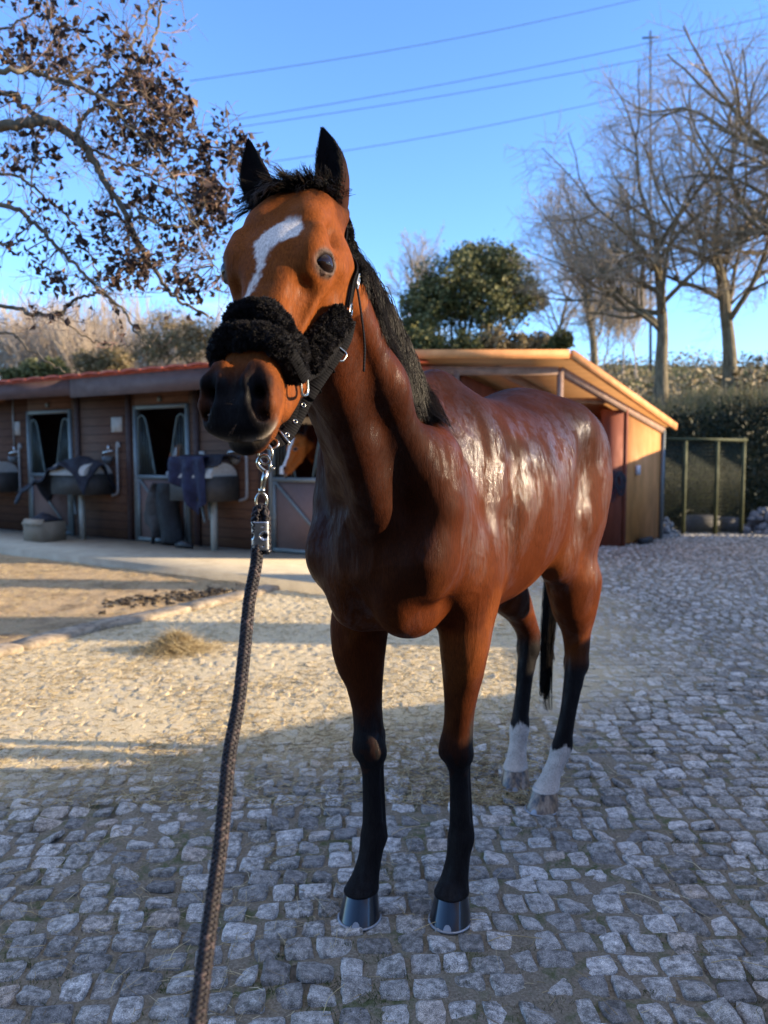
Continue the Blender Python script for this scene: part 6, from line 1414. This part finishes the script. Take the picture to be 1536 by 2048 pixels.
# ---- overhanging tree at the left
ot = empty('overhanging_tree', (-4.2, 5.2, 0)); tag(ot, 'overhanging tree at upper left with bare limbs and clusters of dead brown leaves', 'tree')
OY = 4.7
BR = [([(-900, 420), (-500, 320), (-120, 262), (0, 252), (60, 245), (100, 243), (150, 275), (185, 320), (215, 370), (250, 430), (285, 500), (325, 565), (355, 600), (418, 634)], 17, 3.2, 0),
      ([(-300, 215), (0, 188), (40, 208), (95, 245)], 8, 6, .1), ([(-300, 130), (0, 140), (60, 142), (120, 160), (180, 185), (250, 215), (330, 230)], 8, 2, -.25),
      ([(150, 272), (172, 228), (232, 172), (280, 128), (303, 90), (316, 45), (322, -20)], 6, 3, .15), ([(130, 165), (200, 130), (225, 105), (262, 92), (288, 55), (300, 0), (302, -30)], 4.5, 2.5, .3),
      ([(-300, 360), (0, 410), (60, 440), (110, 490), (160, 540), (200, 580), (245, 620), (270, 660), (300, 695)], 7, 2, -.1), ([(-300, 610), (0, 614), (60, 628), (110, 629), (150, 600), (192, 585), (212, 592), (240, 622)], 6, 3.2, .2),
      ([(185, 320), (235, 420), (275, 490), (300, 520)], 5, 3, .2), ([(250, 432), (300, 440), (350, 455), (385, 448), (402, 425), (408, 405)], 4.5, 2, -.15),
      ([(-300, 300), (0, 345), (50, 362), (95, 400), (150, 450), (185, 520), (205, 580)], 5, 2, .3), ([(170, 292), (240, 325), (300, 352), (360, 410), (400, 420)], 4, 1.6, .1),
      ([(120, 165), (200, 190), (260, 250), (340, 290), (420, 300), (475, 305)], 3.5, 1.2, -.2), ([(-200, 700), (0, 665), (60, 700), (130, 745)], 4, 2, .2), ([(110, 629), (180, 680), (240, 690), (300, 694)], 2.5, 1.3, .2),
      ([(60, 245), (75, 300), (60, 380), (90, 460)], 4, 1.5, .3), ([(200, 90), (150, 60), (110, 30), (80, -30)], 3, 1.5, .3), ([(140, 150), (120, 90), (95, 30), (100, -20)], 3.5, 2, .25), ([(250, 250), (330, 330), (420, 520), (455, 560)], 2.5, 1.2, -.3),
      ([(330, 565), (360, 520), (420, 470), (455, 480)], 2.2, 1, .1), ([(-100, 40), (0, 60), (70, 20), (100, -30)], 4, 2, .3)]
mb = MB(); mbs = MB(); allp = []
mb.tube(smoothpath([(-4.9, 5.0, -.1), (-4.8, 5.0, 1.5), (-4.6, 4.9, 2.8), tuple(at(-900, 420, 4.75))], 20), np.linspace(.24, .10, 20), 12)
trk = mb.build('trunk', DBARK, None, True); trk.parent = ot; trk.location = -Vector(ot.location)
mb = MB()
for L, ra, rb, dy in BR:
    ctl = [at(px, py, OY+dy*(1+.3*math.sin(i*1.7))) for i, (px, py) in enumerate(L)]; P = smoothpath(ctl, 12+6*len(L)); rr = np.linspace(ra, rb, len(P))/FPX*OY*.75
    P[1:-1] += rng.normal(0, .006, P[1:-1].shape); mb.tube(P, rr, 7); allp.append(P)
o = mb.build('limb', DBARK, None, True); o.parent = ot; o.location = -Vector(ot.location)
AP = np.vstack(allp); tw = []
def twig(p, d, L, r, lev):
    n = 7; P = [np.array(p)]; D = np.array(d, float); D /= np.linalg.norm(D); cur = rng.normal(0, .10, 3)
    for i in range(n): D = D+cur+rng.normal(0, .10, 3)+np.array([0, 0, .05]); D /= np.linalg.norm(D); P.append(P[-1]+D*L/n)
    P = np.array(P); tw.append((P, r))
    if lev > 0:
        for k_ in range(int(rng.integers(2, 5))):
            i = int(rng.integers(2, n)); ax = rng.normal(0, 1, 3); twig(P[i], (P[i]-P[i-1])/(L/n)+ax*.6, L*rng.uniform(.35, .65), r*.6, lev-1)
for P in allp:
    L = np.linalg.norm(np.diff(P, axis=0), axis=1).sum(); q = int(L*7.5)
    for k_ in range(q):
        i = int(rng.integers(2, len(P)-1)); px_, py_ = project(P[i])
        if px_ < -150 or py_ > 660: continue
        T = P[i+1]-P[i]; T /= np.linalg.norm(T); ax = rng.normal(0, 1, 3); twig(P[i], T*.8+ax*.55+np.array([.15, 0, -.05]), rng.uniform(.18, .55), rng.uniform(.0022, .0042), 2)
CL = [(60, 60, 45, 60), (105, 110, 45, 130), (60, 130, 40, 60), (195, 50, 30, 40), (215, 90, 25, 40), (40, 290, 45, 70), (90, 300, 30, 50), (270, 165, 48, 150), (310, 180, 40, 140), (345, 210, 40, 140), (250, 205, 40, 120), (290, 235, 45, 130), (370, 225, 28, 60), (225, 260, 35, 60), (330, 290, 38, 150), (290, 300, 38, 90), (400, 285, 35, 110), (435, 300, 35, 120), (470, 280, 25, 45), (375, 330, 35, 60), (330, 345, 40, 60), (420, 370, 35, 120), (440, 400, 34, 150), (430, 430, 34, 150), (395, 390, 30, 80), (275, 390, 35, 70), (310, 400, 30, 50), (195, 430, 30, 50), (85, 420, 28, 35), (205, 475, 35, 90), (150, 480, 28, 45), (270, 510, 32, 100), (290, 540, 28, 60), (330, 500, 34, 60), (360, 580, 32, 70), (400, 575, 28, 70), (255, 550, 25, 70), (215, 545, 30, 60), (190, 560, 25, 30), (95, 550, 25, 50), (60, 500, 40, 35), (20, 485, 20, 20), (395, 460, 25, 40), (345, 440, 30, 40), (10, 200, 30, 40), (150, 110, 35, 50), (50, 20, 40, 50), (130, 20, 40, 40), (395, 520, 20, 20)]
lp_ = []
for (px, py, rp, nl) in CL:
    c = np.array(at(px, py, OY+rng.uniform(-.25, .25))); d2 = ((AP-c)**2).sum(1); i = int(np.argmin(d2)); P0_ = AP[i]; rw = rp/FPX*OY
    for k_ in range(3+nl//22):
        e = c+rng.normal(0, rw*.6, 3); mid = (P0_+e)/2+rng.normal(0, .05, 3); tw.append((smoothpath([P0_, mid, e], 8), .0035)); m_ = max(1, nl//(3+nl//22))
        for q in range(int(m_*.85)): lp_.append(e+rng.normal(0, rw*.30, 3))
for (P, r) in tw:
    for q in range(len(P)):
        if rng.random() < .035: lp_.append(P[q]+rng.normal(0, .008, 3))
tw = [(p, r) for p, r in tw if project(p[-1])[1] < 705 and project(p[4])[1] < 705]
lp_ = [p for p in lp_ if project(p)[1] < 690]
V, Q, a = strands(np.array([p for p, r in tw]), np.array([r for p, r in tw]), .0012, 4)
TWG = NM('reddish_twig'); TWG.set(color=TWG.ramp(TWG.attr('rnd'), [(0, (.10, .075, .05)), (.5, (.20, .15, .10)), (1, (.30, .17, .13))]), rough=.8); 
o = mesh_np('twigs', V, Q, TWG.m, None, True, {'rnd': a}); o.parent = ot; o.location = -Vector(ot.location)
DL = leafmat('dead_leaf', [(0, (.022, .013, .012)), (.6, (.048, .027, .021)), (.9, (.10, .058, .038)), (1, (.22, .14, .08))], .75)
lp_ = np.array(lp_); o = leaf_mesh(len(lp_), lp_, .044, DL, 'dead_leaves', None, 0, .9); o.parent = ot; o.location = -Vector(ot.location)
# ---- power lines and mast
WIRE = simple('cable', (.05, .06, .08), .5)
for k_, (a, b, lab) in enumerate((((380, 162), (1330, -14), 'topmost power line crossing the sky'), ((380, 254), (1620, 14), 'second power line from the top crossing the sky'), ((380, 268), (1620, 50), 'third power line from the top, just under the second'), ((380, 346), (1320, 178), 'fourth power line, lowest in the sky, passing behind the horse\'s ear'),)):
    A = np.array(at(*a, 42)); B = np.array(at(*b, 46)); t = np.linspace(0, 1, 24)[:, None]; P = A*(1-t)+B*t; P[:, 2] -= .35*np.sin(math.pi*t[:, 0]); mb = MB(); mb.tube(P, .018, 5); tag(mb.build('power_line', WIRE, None, True), lab, 'power line', 'power lines across the sky')
ms = empty('mast', tuple(at(1301, 760, 44))); tag(ms, 'slim power mast with a short crossarm rising above the tall bare tree', 'mast'); mb = MB(); t_, b_ = np.array(at(1301, 62, 44)), np.array(at(1301, 760, 44)); mb.tube([b_, t_], [.09, .05], 8); kb(mb, 'pole', WIRE, ms)
mb = MB(); c = np.array(at(1301, 76, 44)); mb.beam(c-[.45, 0, 0], c+[.45, 0, .05], .08, .07); kb(mb, 'crossarm', WIRE, ms)
